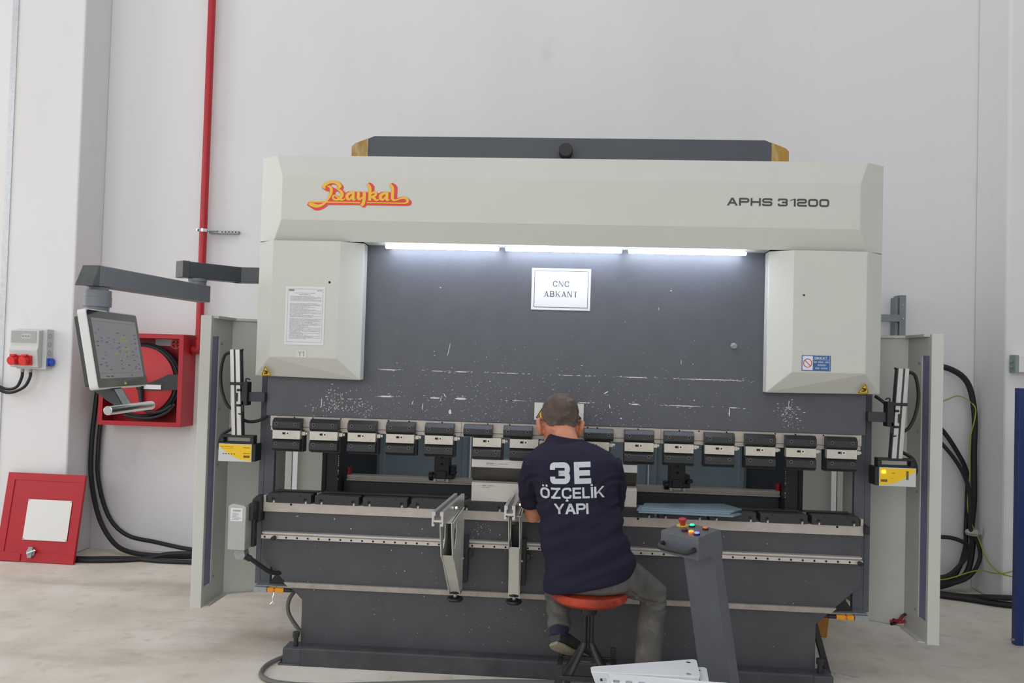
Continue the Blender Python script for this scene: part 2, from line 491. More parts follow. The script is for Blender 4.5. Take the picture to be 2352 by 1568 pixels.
# --- fascia and cylinder covers
def facet_mesh(name, verts, faces, m, bevel=.004):
    q = MB(); q.add(verts, faces)
    return q.build(name, m, PB, bevel=bevel)
A = [(-1.455,-.15,2.305),(1.455,-.15,2.305),(1.455,-.15,2.53),(-1.455,-.15,2.53)]
Bq = [(-1.5,-.119,2.2),(1.5,-.119,2.2),(1.5,-.119,2.645),(-1.5,-.119,2.645)]
Cq = [(-1.6,-.05,2.2),(1.6,-.05,2.2),(1.6,-.05,2.645),(-1.6,-.05,2.645)]
Dq = [(-1.6,.45,2.2),(1.6,.45,2.2),(1.6,.45,2.645),(-1.6,.45,2.645)]
E2 = [(-1.57,-.02,2.2),(1.57,-.02,2.2)]
v = A+Bq+Cq+Dq
f = [(0,1,2,3),(3,2,6,7),(0,4,5,1),(7,11,8,4,0,3),(6,2,1,5,9,10),(11,15,12,8),(10,9,13,14),(7,6,10,14,15,11),(12,15,14,13)]
v += [(-1.5,-.085,2.2),(1.5,-.085,2.2)]
fascia = facet_mesh('fascia', v, f, LIGHTP, .003)
mb = MB(); mb.box(-1.03, 1.03, -.118, -.001, 2.2, 2.212)
mb.build('fascia_underside', LIGHTP, PB)
for sx in (-1, 1):
    X = lambda a: sx*a
    vv = [(X(1.493),-.15,1.595),(X(1.14),-.15,1.595),(X(1.14),-.15,2.196),(X(1.493),-.15,2.196),       # front 0-3
          (X(1.6),-.05,1.495),(X(1.6),-.05,2.196),                                                      # outer 4,5
          (X(1.03),-.09,1.488),(X(1.03),-.09,2.196),                                                    # inner 6,7
          (X(1.035),-.001,1.488),(X(1.035),-.001,2.196),(X(1.6),.5,1.495),(X(1.6),.5,2.196), (X(1.57),-.001,1.493),(X(1.57),-.001,2.196)]
    ff = [(0,1,2,3),(0,3,5,4),(1,6,7,2),(0,4,6,1),(6,8,9,7),(4,5,11,10),(4,12,8,6),(12,4,10)]
    facet_mesh('cylinder_cover', vv, ff, LIGHTP, .0035)
mb = MB(); mb.cyl((-1.19,-.1495,1.985), (-1.19,-.153,1.985), .0055, n=12); mb.build('plug', HOLE, PB)
mb = MB(); mb.cyl((1.19,-.1495,1.975), (1.19,-.153,1.975), .0045, n=12); mb.build('plug', HOLE, PB)

# --- lettering on the fascia
mapl = lambda x, y, d=0: Vector((-1.322+(x-50)/9.408*.002257, -.1512-d, 2.508-(y-95)/9.408*.00226))
red_loop = [(50,628),(95,545),(455,540),(495,480),(525,400),(520,325),(470,325),(370,265),(360,235),(375,190),(430,140),(500,108),(600,92),(700,105),(770,140),(805,175),(845,240),(820,290),(890,352),(930,322),(1010,315),(1100,318),(1120,335),(1140,318),(1215,318),(1235,335),(1255,318),(1330,318),(1345,335),(1368,335),(1375,240),(1328,180),(1388,120),(1455,150),(1505,205),(1505,320),(1540,315),(1580,345),(1605,355),(1640,325),(1700,312),(1820,315),(1848,330),(1862,330),(1862,240),(1817,180),(1880,120),(1950,150),(2003,210),(2003,450),(2060,425),(2140,410),(2210,425),(2260,465),(2310,505),(2320,540),(2310,575),(2280,600),(2220,612),(1350,612),(1310,662),(1260,655),(1200,612),(515,618),(480,655),(420,700),(350,730),(280,742),(215,732)]
holes = [[(555,205),(590,180),(640,180),(685,195),(700,225),(690,260),(665,268),(620,245),(585,225)], [(690,325),(730,335),(760,370),(765,410),(752,440),(700,405),(655,388),(668,350)]]
lr = fill_poly('logo_shadow', [red_loop]+holes, mat('logo_red', (226, 52, 50), .4), fascia, lambda x, y: mapl(x, y))
lr['label'] = 'red drop shadow of the script logo'
mb = MB(); DEP = [0.0]
def vs(pts):
    P = catmull([Vector(p) for p in pts], 6)
    for k, quad in enumerate(stroke_quads([(p.x, p.y) for p in P], [p.z*.94 for p in P])):
        DEP[0] += 4e-6
        mb.add([mapl(p[0], p[1], .0008+DEP[0]) for p in quad], [(0,1,2,3)])
vs([(450,262,14),(418,248,58),(402,222,66),(450,168,72),(530,130,60),(620,124,56),(700,150,78),(748,200,92),(735,245,62),(690,275,30)])
vs([(480,215,14),(545,235,55),(572,290,68),(562,370,74),(530,450,56),(490,520,42),(440,575,46),(360,628,58),(260,645,76),(160,618,84),(90,600,50)])
vs([(690,270,24),(760,308,52),(802,360,76),(802,420,74),(772,470,56),(720,502,40),(655,500,42),(612,462,42),(622,424,38),(662,414,32),(712,448,38),(762,492,44),(815,506,40),(878,478,24)])
vs([(1075,348,50),(1000,348,60),(925,400,74),(925,465,70),(975,492,44),(1030,425,42)])
vs([(1052,322,72),(1052,420,70),(1052,478,70),(1078,500,36),(1112,478,18)])
vs([(1165,322,68),(1165,400,68),(1165,455,70),(1200,485,56),(1256,440,30)])
vs([(1290,322,72),(1290,450,74),(1284,545,74),(1268,585,74),(1232,618,70)])
vs([(1352,168,66),(1392,208,68),(1412,262,70),(1412,400,70),(1412,514,70)])
vs([(1436,375,30),(1490,335,48),(1540,348,54),(1530,398,58),(1462,424,40)])
vs([(1440,428,36),(1505,458,58),(1550,500,46),(1592,496,30),(1618,478,16)])
vs([(1803,348,50),(1728,348,60),(1650,400,74),(1650,465,70),(1700,492,44),(1756,425,42)])
vs([(1782,322,72),(1782,420,70),(1782,478,70),(1808,500,36),(1845,478,18)])
vs([(1842,168,66),(1882,208,68),(1903,262,72),(1903,380,72),(1905,455,68),(1930,496,46),(1990,490,34),(2080,455,40),(2165,440,52),(2225,482,58),(2222,530,56),(2160,557,30),(2000,558,26),(1700,558,26),(1352,558,26)])
mb.add([mapl(x, y, .0008) for x, y in ((95,546),(1206,546),(1206,571),(85,571))], [(0,1,2,3)])
ly = mb.build('logo_lettering', mat('logo_yellow', (232, 186, 34), .4), fascia); ly['label'] = 'yellow script lettering Baykal'
for s_, x0, w in (('APHS', .806, .222), ('31200', 1.055, .248)):
    text_on_plane('model_lettering', s_, x0, 2.413, w, .039, -.1513, mat('lettering_green_grey', (62, 70, 70), .5), fascia, width=1.22, t=.22, r=.26, gap=.16, ws={'A': 1.3})

# --- LED work lights
LED = mat('led_tube', (250, 252, 255), .3, emit=(226, 236, 255), estr=36.0)
for x0, x1 in ((-.925,-.33), (-.30,.30), (.33,.925)):
    mb = MB(); mb.box(x0, x1, -.085, -.055, 2.186, 2.2)
    h_ = mb.build('work_light', LIGHTP, PB, bevel=.002)
    mb = MB(); mb.prism([(-.088,2.186),(-.082,2.178),(-.06,2.176),(-.052,2.186)], 'x', x0+.004, x1-.004)
    mb.build('led_tube', LED, h_)

# --- upper clamping bar
mb = MB()
mb.box(-1.53, 1.535, .006, .075, 1.228, 1.2845); mb.box(-1.528, 1.532, .010, .07, 1.206, 1.2265)
cb = mb.build('clamping_bar', STEEL, PB, bevel=.0015)
for x in (-.509, .5265):
    mb = MB(); mb.box(x-.0005,x+.0005,.0045,.006,1.206,1.2845); mb.build('bar_joint', HOLE, cb)
mbh = MB(); mbh.cyl((0,.0065,0), (0,.004,0), .0038, n=10)
hole_o = mbh.build('bar_hole', HOLE, cb); hole_o.location = (-1.40, 0, 1.277)
for x in (-1.30,-1.15,-.895,-.785,-.61,-.37,-.255,-.105,.15,.20,.41,.62,.72,.86,1.105,1.205,1.345):
    place(hole_o, cb, (x, 0, 1.277))

# --- fifteen tool clamps
def clamp_part(z0, z1, name, h):
    """black jaw with chamfered upper and lower edge, centred on x=0"""
    q = MB(); q.prism([(.008,z0),(-.030,z0),(-.047,z0+h),(-.047,z1-h*1.5),(-.024,z1),(.008,z1)], 'x', -.075, .075)
    return q.build(name, BLACKOX, None, bevel=.0015)
BOLTM = [mat('bolt_rim', (92, 92, 94), .4, .2), HOLE]
def bolt_mesh(r=.009, name='bolt'):
    q = MB(); q.ring((0,0,0), (0,-.003,0), r, r*.55, n=14, m=0); q.cyl((0,.001,0), (0,-.0015,0), r*.56, n=10, m=1)
    return q.build(name, BOLTM)
uj = clamp_part(1.212, 1.274, 'upper_jaw', .013)
lj = clamp_part(1.104, 1.165, 'lower_jaw', .012)
q = MB(); q.box(-.0735, .0735, -.040, .01, 1.166, 1.2115)
pl = q.build('adjuster_plate', PLATE, None, bevel=.001)
q = MB(); q.box(.075, .094, -.018, .01, 1.186, 1.205); q.cyl((.094,-.004,1.195), (.105,-.004,1.195), .008, n=10)
pn = q.build('adjuster_pin', PLATE, None, bevel=.001)
q = MB(); q.box(-.074, .082, -.006, .05, 1.098, 1.212)
bk = q.build('tool_clamp', BLACKOX, None, bevel=.001)
bolt = bolt_mesh()
q = MB(); q.cyl((-.016,-.0395,0), (-.016,-.0412,0), .0055, n=10, m=1); q.box(-.016,.008,-.0412,-.0395,-.0055,.0055, m=1)
q.ring((.008,-.0395,0), (.008,-.044,0), .0105, .005, n=14, m=0); q.cyl((.008,-.040,0), (.008,-.0425,0), .0052, n=8, m=1)
SCRW = mat('zinc_screw', (222, 220, 214), .35, .1)
slot = q.build('slot_screw', [SCRW, mat('slot_shadow', (70, 66, 58), .6)])
q = MB(); q.ring((0,-.0395,0), (0,-.0415,0), .0042, .0026, n=10, m=0); q.cyl((0,-.0395,0), (0,-.0405,0), .0027, n=8, m=1)
pin2 = q.build('dowel', [SCRW, mat('dowel_hole', (150, 146, 136), .4, .3)])
protos = (uj, lj, pl, pn, bk, bolt, slot, pin2)
clamp_x = [(-1.426,0),(-1.227,0),(-1.025,0),(-.822,0),(-.618,0),(-.416,.049),(-.209,.034),(0.0,.02),(.207,-.02),(.413,0),(.614,0),(.818,0),(1.022,0),(1.223,0),(1.424,0)]
for cx, sh in clamp_x:
    c = place(bk, PB, (cx+sh, 0, -.004 if sh else 0))
    place(uj, c, (-sh, 0, .004 if sh else 0)); place(lj, c, (0,0,0)); place(pl, c, (0,0,0)); place(pn, c, (0,0,0))
    for bx in (-.051, .049):
        place(bolt, c, (bx-sh, -.0468, 1.245+(.004 if sh else 0))); place(bolt, c, (bx, -.0468, 1.143))
        place(pin2, c, (bx, 0, 1.176))
    place(slot, c, (0, 0, 1.196))
for p in protos: bpy.data.objects.remove(p)

# --- bed, die rail and clamp blocks
mb = MB()
mb.prism([(-1.55,.777),(-1.55,.522),(-1.402,.386),(-1.33,.316),(-1.33,.0),(1.33,.0),(1.33,.316),(1.402,.386),(1.55,.522),(1.55,.777)], 'y', .02, .10)
bed = mb.build('bed', BEDP, PB, bevel=.003)
mb = MB()
for k in range(230):
    x = random.uniform(-1.3, 1.3) if random.random() < .6 else random.gauss(-.25, .25); z = random.uniform(.12, .76)
    s_ = random.choice((1,1,1,2.2))
    chip(x, z, random.uniform(.001,.004)*s_, random.uniform(.001,.003)*s_, random.uniform(-1.5,1.5), y=.0194)
for k in range(30): chip(random.gauss(-.39,.03), random.gauss(.73,.02), random.uniform(.002,.010), random.uniform(.001,.004), random.uniform(-.8,.8), y=.0194)
for x, z, w, h, a in ((-1.37,.755,.02,.004,.2),(-1.17,.748,.004,.012,0),(.62,.74,.012,.02,.3),(.66,.745,.02,.003,0),(.86,.742,.003,.010,0),(1.10,.66,.02,.006,.2),(-1.08,.70,.006,.010,.2),(-.7,.715,.008,.006,.2)):
    chip(x, z, w, h, a, y=.0194)
c_ = mb.build('paint_chips', SCR, bed); c_['kind'] = 'stuff'
mb = MB(); mb.box(-1.55, 1.55, 0, .11, .777, .826); mb.box(-1.55, -1.536, 0, .11, .826, .862); mb.box(1.536, 1.55, 0, .11, .826, .862)
die_rail = mb.build('die_rail', STEEL, PB, bevel=.0015)
mb = MB()
for x in (-1.40, -.62, .42, 1.42): mb.cyl((x,.0008,.818), (x,-.0015,.818), .006, n=10)
mb.build('rail_hole', HOLE, die_rail)
q = MB(); q.prism([(-.118,.006),(-.112,0),(.112,0),(.118,.006),(.118,.044),(.113,.048),(-.113,.048),(-.118,.044)], 'y', -.006, .10)
blk = q.build('die_clamp_block', BLACKOX, None, bevel=.002)
q = MB(); q.box(-.0045,.0045,-.0075,-.0055,-.006,.010); tab = q.build('slot_gap', STEEL, None)
q = MB(); q.ring((0,-.0058,0), (0,-.009,0), .0095, .0055, n=14, m=0); q.cyl((0,-.0055,0), (0,-.0065,0), .0056, n=8, m=1)
bb = q.build('bolt', [mat('dark_bolt', (44, 45, 47), .35, .4), HOLE])
q = MB(); q.cyl((0,-.0055,0), (0,-.0068,0), .0028, n=8); sh_ = q.build('dowel_hole', HOLE)
for k in range(12):
    b = place(blk, PB, (-1.410+k*.2564, 0, .826))
    for bx in (-.085, .087):
        place(bb, b, (bx, 0, .020)); place(tab, b, (bx+.004, 0, .006))
    for bx in (-.057, .06): place(sh_, b, (bx, 0, .040))
for p in (blk, tab, bb, sh_): bpy.data.objects.remove(p)
for x0, x1 in ((-1.50,-1.27), (1.27,1.50), (-1.25,-.47), (.95,1.25)):
    mb = MB(); mb.box(x0, x1, .06, .10, .8745, .882); mb.build('die_stop_strip', BLACK, PB, bevel=.002)
# guide rail for the support arms, with its bolt holes
mb = MB(); mb.box(-1.548, 1.542, -.022, .02, .639, .657); mb.box(-1.543, 1.538, -.004, .02, .657, .664); mb.box(-1.545, 1.54, -.018, .02, .664, .672)
gr = mb.build('guide_rail', mat('rail_steel', (206, 200, 194), .3, .4, var=.05, vscale=20), PB, bevel=.001)
mbh = MB(); mbh.cyl((0,-.0215,0), (0,-.0232,0), .0052, n=12)
ho = mbh.build('bolt_hole', HOLE, gr); ho.location = (-1.528, 0, .648)
k = 1
while -1.528+k*.0578 < 1.53:
    place(ho, gr, (-1.528+k*.0578, 0, .648)); k += 1
for x in (-1.475, 1.525):
    mb = MB(); mb.cyl((x,-.021,.646), (x,-.052,.646), .011, n=14); mb.cyl((x,-.052,.646), (x,-.054,.646), .007, n=8)
    mb.build('end_stop', BLACK, PB, bevel=.001)
mb = MB(); mb.prism([(-1.426,.408),(-1.398,.382),(1.398,.382),(1.426,.408)], 'y', .0, .02)
mb.build('lower_guide_strip', mat('worn_strip', (164, 157, 148), .5, .2, var=.16, vscale=16), PB, bevel=.001)
# base
mb = MB(); mb.prism([(-.065,0),(-.065,.088),(-.058,.092),(.0199,.092),(.0199,0)], 'x', -1.30, 1.30)
mb.build('base_beam', layered('worn_base_paint', (70, 71, 75), [((96, 92, 88), 6, .5, .7, .5, (1,1,1)), ((48, 48, 50), 3, .5, .7, .6, (1,1,1))], rough=.55), PB, bevel=.004)
for sx in (-1, 1):
    mb = MB(); mb.box(min(sx*1.40, sx*1.301), max(sx*1.40, sx*1.301), -.055, .06, 0, .085); mb.box(min(sx*1.42, sx*1.301), max(sx*1.42, sx*1.301), -.065, .07, 0, .008)
    fb = mb.build('levelling_foot', BEDP, PB, bevel=.004)
    mb = MB(); mb.cyl((sx*1.345,-.01,.085), (sx*1.345,-.01,.13), .013, n=12); mb.cyl((sx*1.345,-.01,.13), (sx*1.345,-.01,.158), .0185, n=6)
    mb.build('jack_bolt', BLACKOX, fb, bevel=.001)
# side C frames, outer housings, rear doors
for sx in (-1, 1):
    mb = MB(); mb.prism([(.30,0),(1.70,0),(1.70,2.19),(.12,2.19),(.12,1.52),(.50,1.42),(.50,.80),(.30,.74)], 'x', sx*1.36, sx*1.29)
    mb.build('side_frame', DEEPP, PB, bevel=.004)
    mb = MB(); mb.prism([(.13,.36),(.44,.36),(.44,2.19),(.13,2.19)], 'x', sx*1.63, sx*1.60)
    mb.prism([(.13,.36),(.16,.36),(.16,2.19),(.13,2.19)], 'x', sx*1.60, sx*1.545)
    mb.build('side_housing', DARKP, PB, bevel=.003)
    mb = MB(); mb.box(min(sx*1.60,sx*1.585), max(sx*1.60,sx*1.585), .17, .43, .37, 2.18)
    mb.build('housing_liner', LIGHTP, PB, bevel=.002)
    for a_, b_, y_ in ((2.02, 1.79, 1.16), (1.785, 1.38, 1.26)):
        mb = MB(); mb.box(min(sx*a_,sx*b_), max(sx*a_,sx*b_), y_, y_+.02, .30, 1.62)
        mb.build('rear_side_panel', LIGHTP, PB, bevel=.002)
    mb = MB(); mb.box(min(sx*1.385,sx*1.362), max(sx*1.385,sx*1.362), .49, .51, .78, 1.42)
    mb.build('edge_strip', BLACK, PB)
mb = MB()
for k in range(46):
    for sx in (-1, 1):
        z = random.uniform(.88, 1.10); mb.box(sx*1.2895-.002, sx*1.2895+.002, .4975, .4995, z, z+random.uniform(.002,.010))
w_ = mb.build('weld_spatter', SCR, PB); w_['kind'] = 'stuff'
for x0, x1 in ((-1.285,-.63), (-.62,.615), (.625,1.285)):
    mb = MB(); mb.box(x0, x1, 1.50, 1.52, .30, 1.45)
    d_ = mb.build('rear_door', BLUEP, PB, bevel=.003)
    for a_, b_ in ((x0+.015, x0+.05), (x1-.05, x1-.015)):
        mb = MB(); mb.box(a_, b_, 1.485, 1.5, .32, 1.43); mb.build('door_stile', BLUEP, d_, bevel=.002)
mb = MB(); mb.box(-1.288, 1.288, .62, .70, .20, .868)
mb.build('gauge_beam_cover', DEEPP, PB, bevel=.003)
mb = MB(); mb.box(-1.262, 1.285, .585, .66, .8685, .878); mb.box(-1.262, 1.285, .60, .66, .878, .886); mb.box(-1.262, 1.285, .595, .62, .886, .902); mb.box(-1.262, 1.285, .632, .655, .886, .902)
gb = mb.build('gauge_rail', STEEL, PB, bevel=.001)
for x in (-1.255, 1.277):
    mb = MB(); mb.cyl((x,.61,.902), (x,.61,.944), .0145, n=14); mb.build('rail_end_stop', REDP, gb, bevel=.002)
def gauge_finger(x):
    q = MB(); q.box(x-.045, x+.045, .57, .67, .925, 1.06); q.box(x-.043, x+.043, .56, .66, 1.06, 1.14); q.box(x-.03, x+.03, .555, .60, .905, .95)
    g = q.build('gauge_finger', BLACKOX, PB, bevel=.003)
    q = MB(); q.box(x-.072, x+.072, .56, .68, .903, .928); q.cyl((x-.075,.58,.915), (x-.05,.58,.915), .026, n=14); q.box(x+.045, x+.075, .60, .68, .928, .975); q.prism([(x+.05,.925),(x+.09,.935),(x+.085,.955),(x+.055,.945)], 'y', .56, .60)
    q.build('carriage', BLACK, g, bevel=.004)
    q = MB(); q.box(x-.045,x-.03,.552,.56,.885,.903); q.box(x+.03,x+.045,.552,.56,.885,.903); q.box(x-.025,x+.02,.552,.556,.893,.901)
    q.build('carriage_clip', PLATE, g); 
    q = MB(); q.cyl((x,.558,1.03), (x,.569,1.03), .006, n=10); q.cyl((x,.558,.99), (x,.569,.99), .006, n=10)
    q.build('finger_screw', HOLE, g)
gauge_finger(-.688); gauge_finger(.693)

# --- stickers that belong to the machine
def tri_sticker(x, z, w, y, tilt, parent):
    """yellow pinch-hazard triangle lying on the lower chamfer"""
    h = w*.9; dy = (.06/.107)
    def P(px, pz, o): return (x+px, y-(pz)*dy*1.0-o, z+pz)
    q = MB()
    q.add([P(-w/2,0,.0010), P(w/2,0,.0010), P(0,h,.0010)], [(0,1,2)], 0)
    for a, b in (((-w*.42,.05*w),(w*.42,.05*w)), ((w*.42,.05*w),(0,h*.90)), ((0,h*.90),(-w*.42,.05*w))):
        for quad in stroke_quads([a, b], w*.045): q.add([P(p[0],p[1],.0016) for p in quad], [(0,1,2,3)], 1)
    for pts, ww in (([(-.16*w,.42*w),(.05*w,.42*w),(.17*w,.34*w)], .10*w), ([(-.20*w,.20*w),(.02*w,.20*w),(.16*w,.28*w)], .10*w), ([(-.02*w,.33*w),(.14*w,.31*w)], .12*w), ([(-.12*w,.34*w),(0,.31*w)], .05*w)):
        for quad in stroke_quads(pts, ww): q.add([P(p[0],p[1],.0016) for p in quad], [(0,1,2,3)], 1)
    o = q.build('hazard_sticker', [YELLOW, INK], parent)
    return o
tri_sticker(-1.522, 1.496, .058, -.0945, 0, PB)
tri_sticker(1.503, 1.498, .058, -.0955, 0, PB)
# Y1 plate
mb = MB(); mb.box(-1.35, -1.297, -.152, -.1505, 1.596, 1.634)
yp = mb.build('axis_plate', mat('pale_plate', (212, 212, 210), .5), PB)
text_on_plane('plate_lettering', 'Y1', -1.34, 1.602, .030, .026, -.1526, GREYINK, yp, width=.7, t=.14, r=.1, gap=.1)
# blue DIKKAT sticker
mb = MB(); mb.box(1.186, 1.325, -.1518, -.1502, 1.603, 1.679, 0)
mb.box(1.1895, 1.239, -.1524, -.1516, 1.607, 1.675, 1)
ds = mb.build('caution_sticker', [mat('sticker_blue', (44, 96, 160), .45), WHITE], PB)
ds['label'] = 'blue and white sticker reading DİKKAT with a red prohibition sign'
mb = MB()
ringp = [(1.2142+.0195*math.cos(a*PI/12), 1.641+.0205*math.sin(a*PI/12)) for a in range(24)]
for quad in stroke_quads(ringp, .0038, True): mb.add([(p[0], -.1530, p[1]) for p in quad], [(0,1,2,3)])
for quad in stroke_quads([(1.2005,1.6555),(1.228,1.6265)], .0036): mb.add([(p[0], -.1530, p[1]) for p in quad], [(0,1,2,3)])
mb.build('prohibition_sign', mat('sign_red', (190, 70, 70), .5), ds)
text_on_plane('sticker_lettering', 'DİKKAT', 1.2475, 1.6615, .060, .0105, -.1525, WHITE, ds, width=.85, t=.2, r=.2, gap=.18)
mb = MB()
mb.box(1.2405,1.3195,-.1525,-.1518,1.6575,1.6585)
mb.box(1.3190,1.3200,-.1525,-.1518,1.606,1.675)
def scribble(m_, x0, x1, z, h, y):
    x = x0
    while x < x1:
        w = random.uniform(.5, .9)*h
        if random.random() < .86:
            for quad in (((x,z),(x+w*.25,z),(x+w*.25,z+h),(x,z+h)), ((x,z+h*.4),(x+w*.7,z+h*.4),(x+w*.7,z+h*.62),(x,z+h*.62)), ((x+w*.5,z),(x+w*.72,z),(x+w*.72,z+h),(x+w*.5,z+h))):
                m_.add([(p[0], y, p[1]) for p in quad], [(0,1,2,3)])
        x += w
scribble(mb, 1.243, 1.317, 1.643, .0082, -.1525); scribble(mb, 1.263, 1.297, 1.628, .0082, -.1525); scribble(mb, 1.251, 1.308, 1.6125, .0082, -.1525)
mb.build('sticker_small_print', WHITE, ds)
# white hazard plate on the ram behind the operator's head
mb = MB(); mb.box(-.128, .127, -.002, -.0004, 1.308, 1.398)
hp = mb.build('hazard_plate', mat('plate_white', (214, 214, 210), .5), PB)
for cx in (-.075, .07):
    mb = MB(); mb.add([(cx-.042,-.0028,1.318),(cx+.042,-.0028,1.318),(cx,-.0028,1.39)], [(0,1,2)], 0)
    for a, b in (((-.042,1.318),(.042,1.318)), ((.042,1.318),(0,1.39)), ((0,1.39),(-.042,1.318))):
        for quad in stroke_quads([(cx+a[0],a[1]),(cx+b[0],b[1])], .005): mb.add([(p[0],-.0034,p[1]) for p in quad], [(0,1,2,3)], 1)
    for quad in stroke_quads([(cx-.015,1.335),(cx+.015,1.335)], .012): mb.add([(p[0],-.0034,p[1]) for p in quad], [(0,1,2,3)], 1)
    mb.build('hazard_triangle', [YELLOW, INK], hp)
# interlock switches at the foot of the guards
for sx in (-1, 1):
    s_ = lambda a, b: (min(sx*a, sx*b), max(sx*a, sx*b))
    mb = MB(); mb.box(*s_(1.60,1.53), .04, .09, .34, .366); mb.box(*s_(1.60,1.36), .06, .13, .367, .372)
    ib = mb.build('interlock_bracket', GALV, PB, bevel=.001)
    mb = MB(); mb.box(*s_(1.525,1.49), .035, .06, .343, .366); mb.box(*s_(1.482,1.437), .035, .06, .343, .366); mb.box(*s_(1.495,1.475), .04, .055, .349, .36)
    mb.build('interlock_switch', ORANGE, ib, bevel=.002)
    mb = MB(); mb.cyl((sx*1.437,.048,.355), (sx*1.40,.048,.355), .011, n=10); mb.cyl((sx*1.40,.048,.355), (sx*1.37,.05,.353), .008, n=10); mb.prism([(sx*1.54,.372),(sx*1.40,.372),(sx*1.46,.43),(sx*1.50,.43)], 'y', .10, .14)
    mb.build('switch_plug', BLACK, ib, bevel=.001)
mb = MB(); mb.tube([(-1.485,.034,.345),(-1.488,.02,.31),(-1.478,.02,.285),(-1.484,.02,.30),(-1.50,.02,.285)], .0025, n=6)
mb.build('actuator_key', CHROME, PB)
# bed-end motor box on the left
mb = MB(); mb.prism([(-1.679,.60),(-1.588,.598),(-1.588,.815),(-1.597,.826),(-1.66,.836),(-1.681,.822)], 'y', -.14, -.04)
mo = mb.build('crowning_motor', mat('cast_aluminium', (182, 182, 178), .4, .4, var=.06), PB, bevel=.004)
mb = MB(); mb.box(-1.668, -1.605, -.1415, -.1402, .748, .815, 0)
lb = mb.build('rating_plate', WHITE, mo)
mb = MB(); scribble(mb, -1.655, -1.62, .797, .009, -.1420)
for k in range(6): scribble(mb, -1.66, random.uniform(-1.64,-1.612), .786-k*.0062, .003, -.1420)
mb.build('plate_print', GREYINK, lb)
mb = MB(); mb.box(-1.588, -1.566, -.10, -.01, .745, .835); mb.prism([(-1.566,.72),(-1.552,.73),(-1.552,.86),(-1.58,.862),(-1.60,.84),(-1.60,.79)], 'y', -.03, .04); mb.box(-1.60,-1.57,-.06,-.02,.60,.76)
mb.build('motor_flange', BLACKOX, mo, bevel=.004)
mb = MB(); mb.prism([(-1.648,.596),(-1.60,.596),(-1.592,.565),(-1.605,.545),(-1.64,.545),(-1.652,.575)], 'y', -.12, -.06)
mb.build('plug_housing', GALV, mo, bevel=.003)
mb = MB(); mb.tube([(-1.60,-.09,.557),(-1.575,-.085,.545),(-1.53,-.05,.50),(-1.49,-.01,.46),(-1.45,.03,.45)], .0115, n=10); mb.cyl((-1.605,-.09,.56), (-1.575,-.086,.545), .016, n=10)
mb.build('motor_cable', RUBBER, mo, smooth=True)
mb = MB(); mb.box(1.551, 1.572, -.03, .06, .79, .83); mb.build('bed_end_cap', BLACK, PB, bevel=.002)

# ================================================================== things on and around the machine
def bw(mb, name, mats, root, **kw):
    """build a part given in world coordinates under a root placed elsewhere"""
    o = mb.build(name, mats, root, **kw); o.location = -Vector(root.location); return o
def xf(mb, M):
    mb.v = [tuple(M @ Vector(p)) for p in mb.v]; return mb
def rrect(x0, x1, y0, y1, r, k=4):
    return rounded([(x0,y0),(x1,y0),(x1,y1),(x0,y1)], r, True, k)

# --- punch and die
pu = thing('bending_punch', 'long steel bending punch held in the clamps above the die', 'punch', (-.019, .035, .985))
mb = MB(); mb.box(-.447, .41, -.004, .06, 1.052, 1.0935); bw(mb, 'punch_shank', BRIGHT, pu, bevel=.0015)
mb = MB(); mb.prism([(-.002,1.0515),(.058,1.0515),(.052,.985),(.046,.976),(.040,.985)], 'x', -.446, .409)
bw(mb, 'punch_blade', mat('shaded_tool_steel', (92, 90, 86), .3, .6, var=.1), pu, bevel=.001)  # shade on the downward-facing blade is put into its darker colour
mb = MB(); scribble(mb, -.37, -.32, 1.070, .007, -.0046); scribble(mb, -.315, -.26, 1.071, .004, -.0046); scribble(mb, -.37, -.31, 1.064, .003, -.0046)
e_ = bw(mb, 'engraved_marks', GREYINK, pu); e_['kind'] = 'stuff'
di = thing('bending_die', 'pale ground steel die block standing on the bed under the punch', 'die', (-.019, .035, .8745))
mb = MB(); mb.prism([(.006,.8745),(.07,.8745),(.07,.972),(.052,.972),(.042,.956),(.032,.972),(.006,.972)], 'x', -.445, .411)
bw(mb, 'die_body', mat('die_steel', (206, 200, 194), .35, .3, var=.04), di, bevel=.0015)
mb = MB(); scribble(mb, -.39, -.34, .953, .007, .0053); scribble(mb, -.335, -.31, .954, .004, .0053); scribble(mb, -.39, -.35, .946, .003, .0053)
e_ = bw(mb, 'engraved_marks', GREYINK, di); e_['kind'] = 'stuff'

# --- papers on the machine
cn = thing('paper_sign', 'white paper sign reading CNC ABKANT taped on the dark ram', 'sign', (-.008, -.001, 1.881))
mb = MB(); mb.box(-.161, .146, -.0022, -.0012, 1.881, 2.098); bw(mb, 'sheet', WHITE, cn)
mb = MB()
for quad in stroke_quads([(-.146,1.895),(.132,1.895),(.132,2.084),(-.146,2.084)], .003, True): mb.add([(p[0],-.0026,p[1]) for p in quad], [(0,1,2,3)])
bw(mb, 'printed_border', BLUEINK, cn)
k_ = 0
for s_, x0, z0, w in (('CNC', -.050, 2.003, .084), ('ABKANT', -.094, 1.950, .174)):
    q, tw = text_quads(s_, width=.78, t=.135, r=.4, gap=.26, serif=.05)
    for word in (q,):
        mb = MB()
        for k_, quad in enumerate(word): mb.add([(x0+p[0]/tw*w, -.0027-k_*4e-6, z0+p[1]*.029) for p in quad], [(0,1,2,3)])
        bw(mb, 'lettering', BLUEINK, cn)
ins = thing('instruction_sheet', 'white sheet of printed operating instructions on the left cylinder cover', 'notice', (-1.313, -.1505, 1.66))
mb = MB(); mb.box(-1.416, -1.210, -.1520, -.1508, 1.660, 1.960); bw(mb, 'sheet', WHITE, ins)
mb = MB()
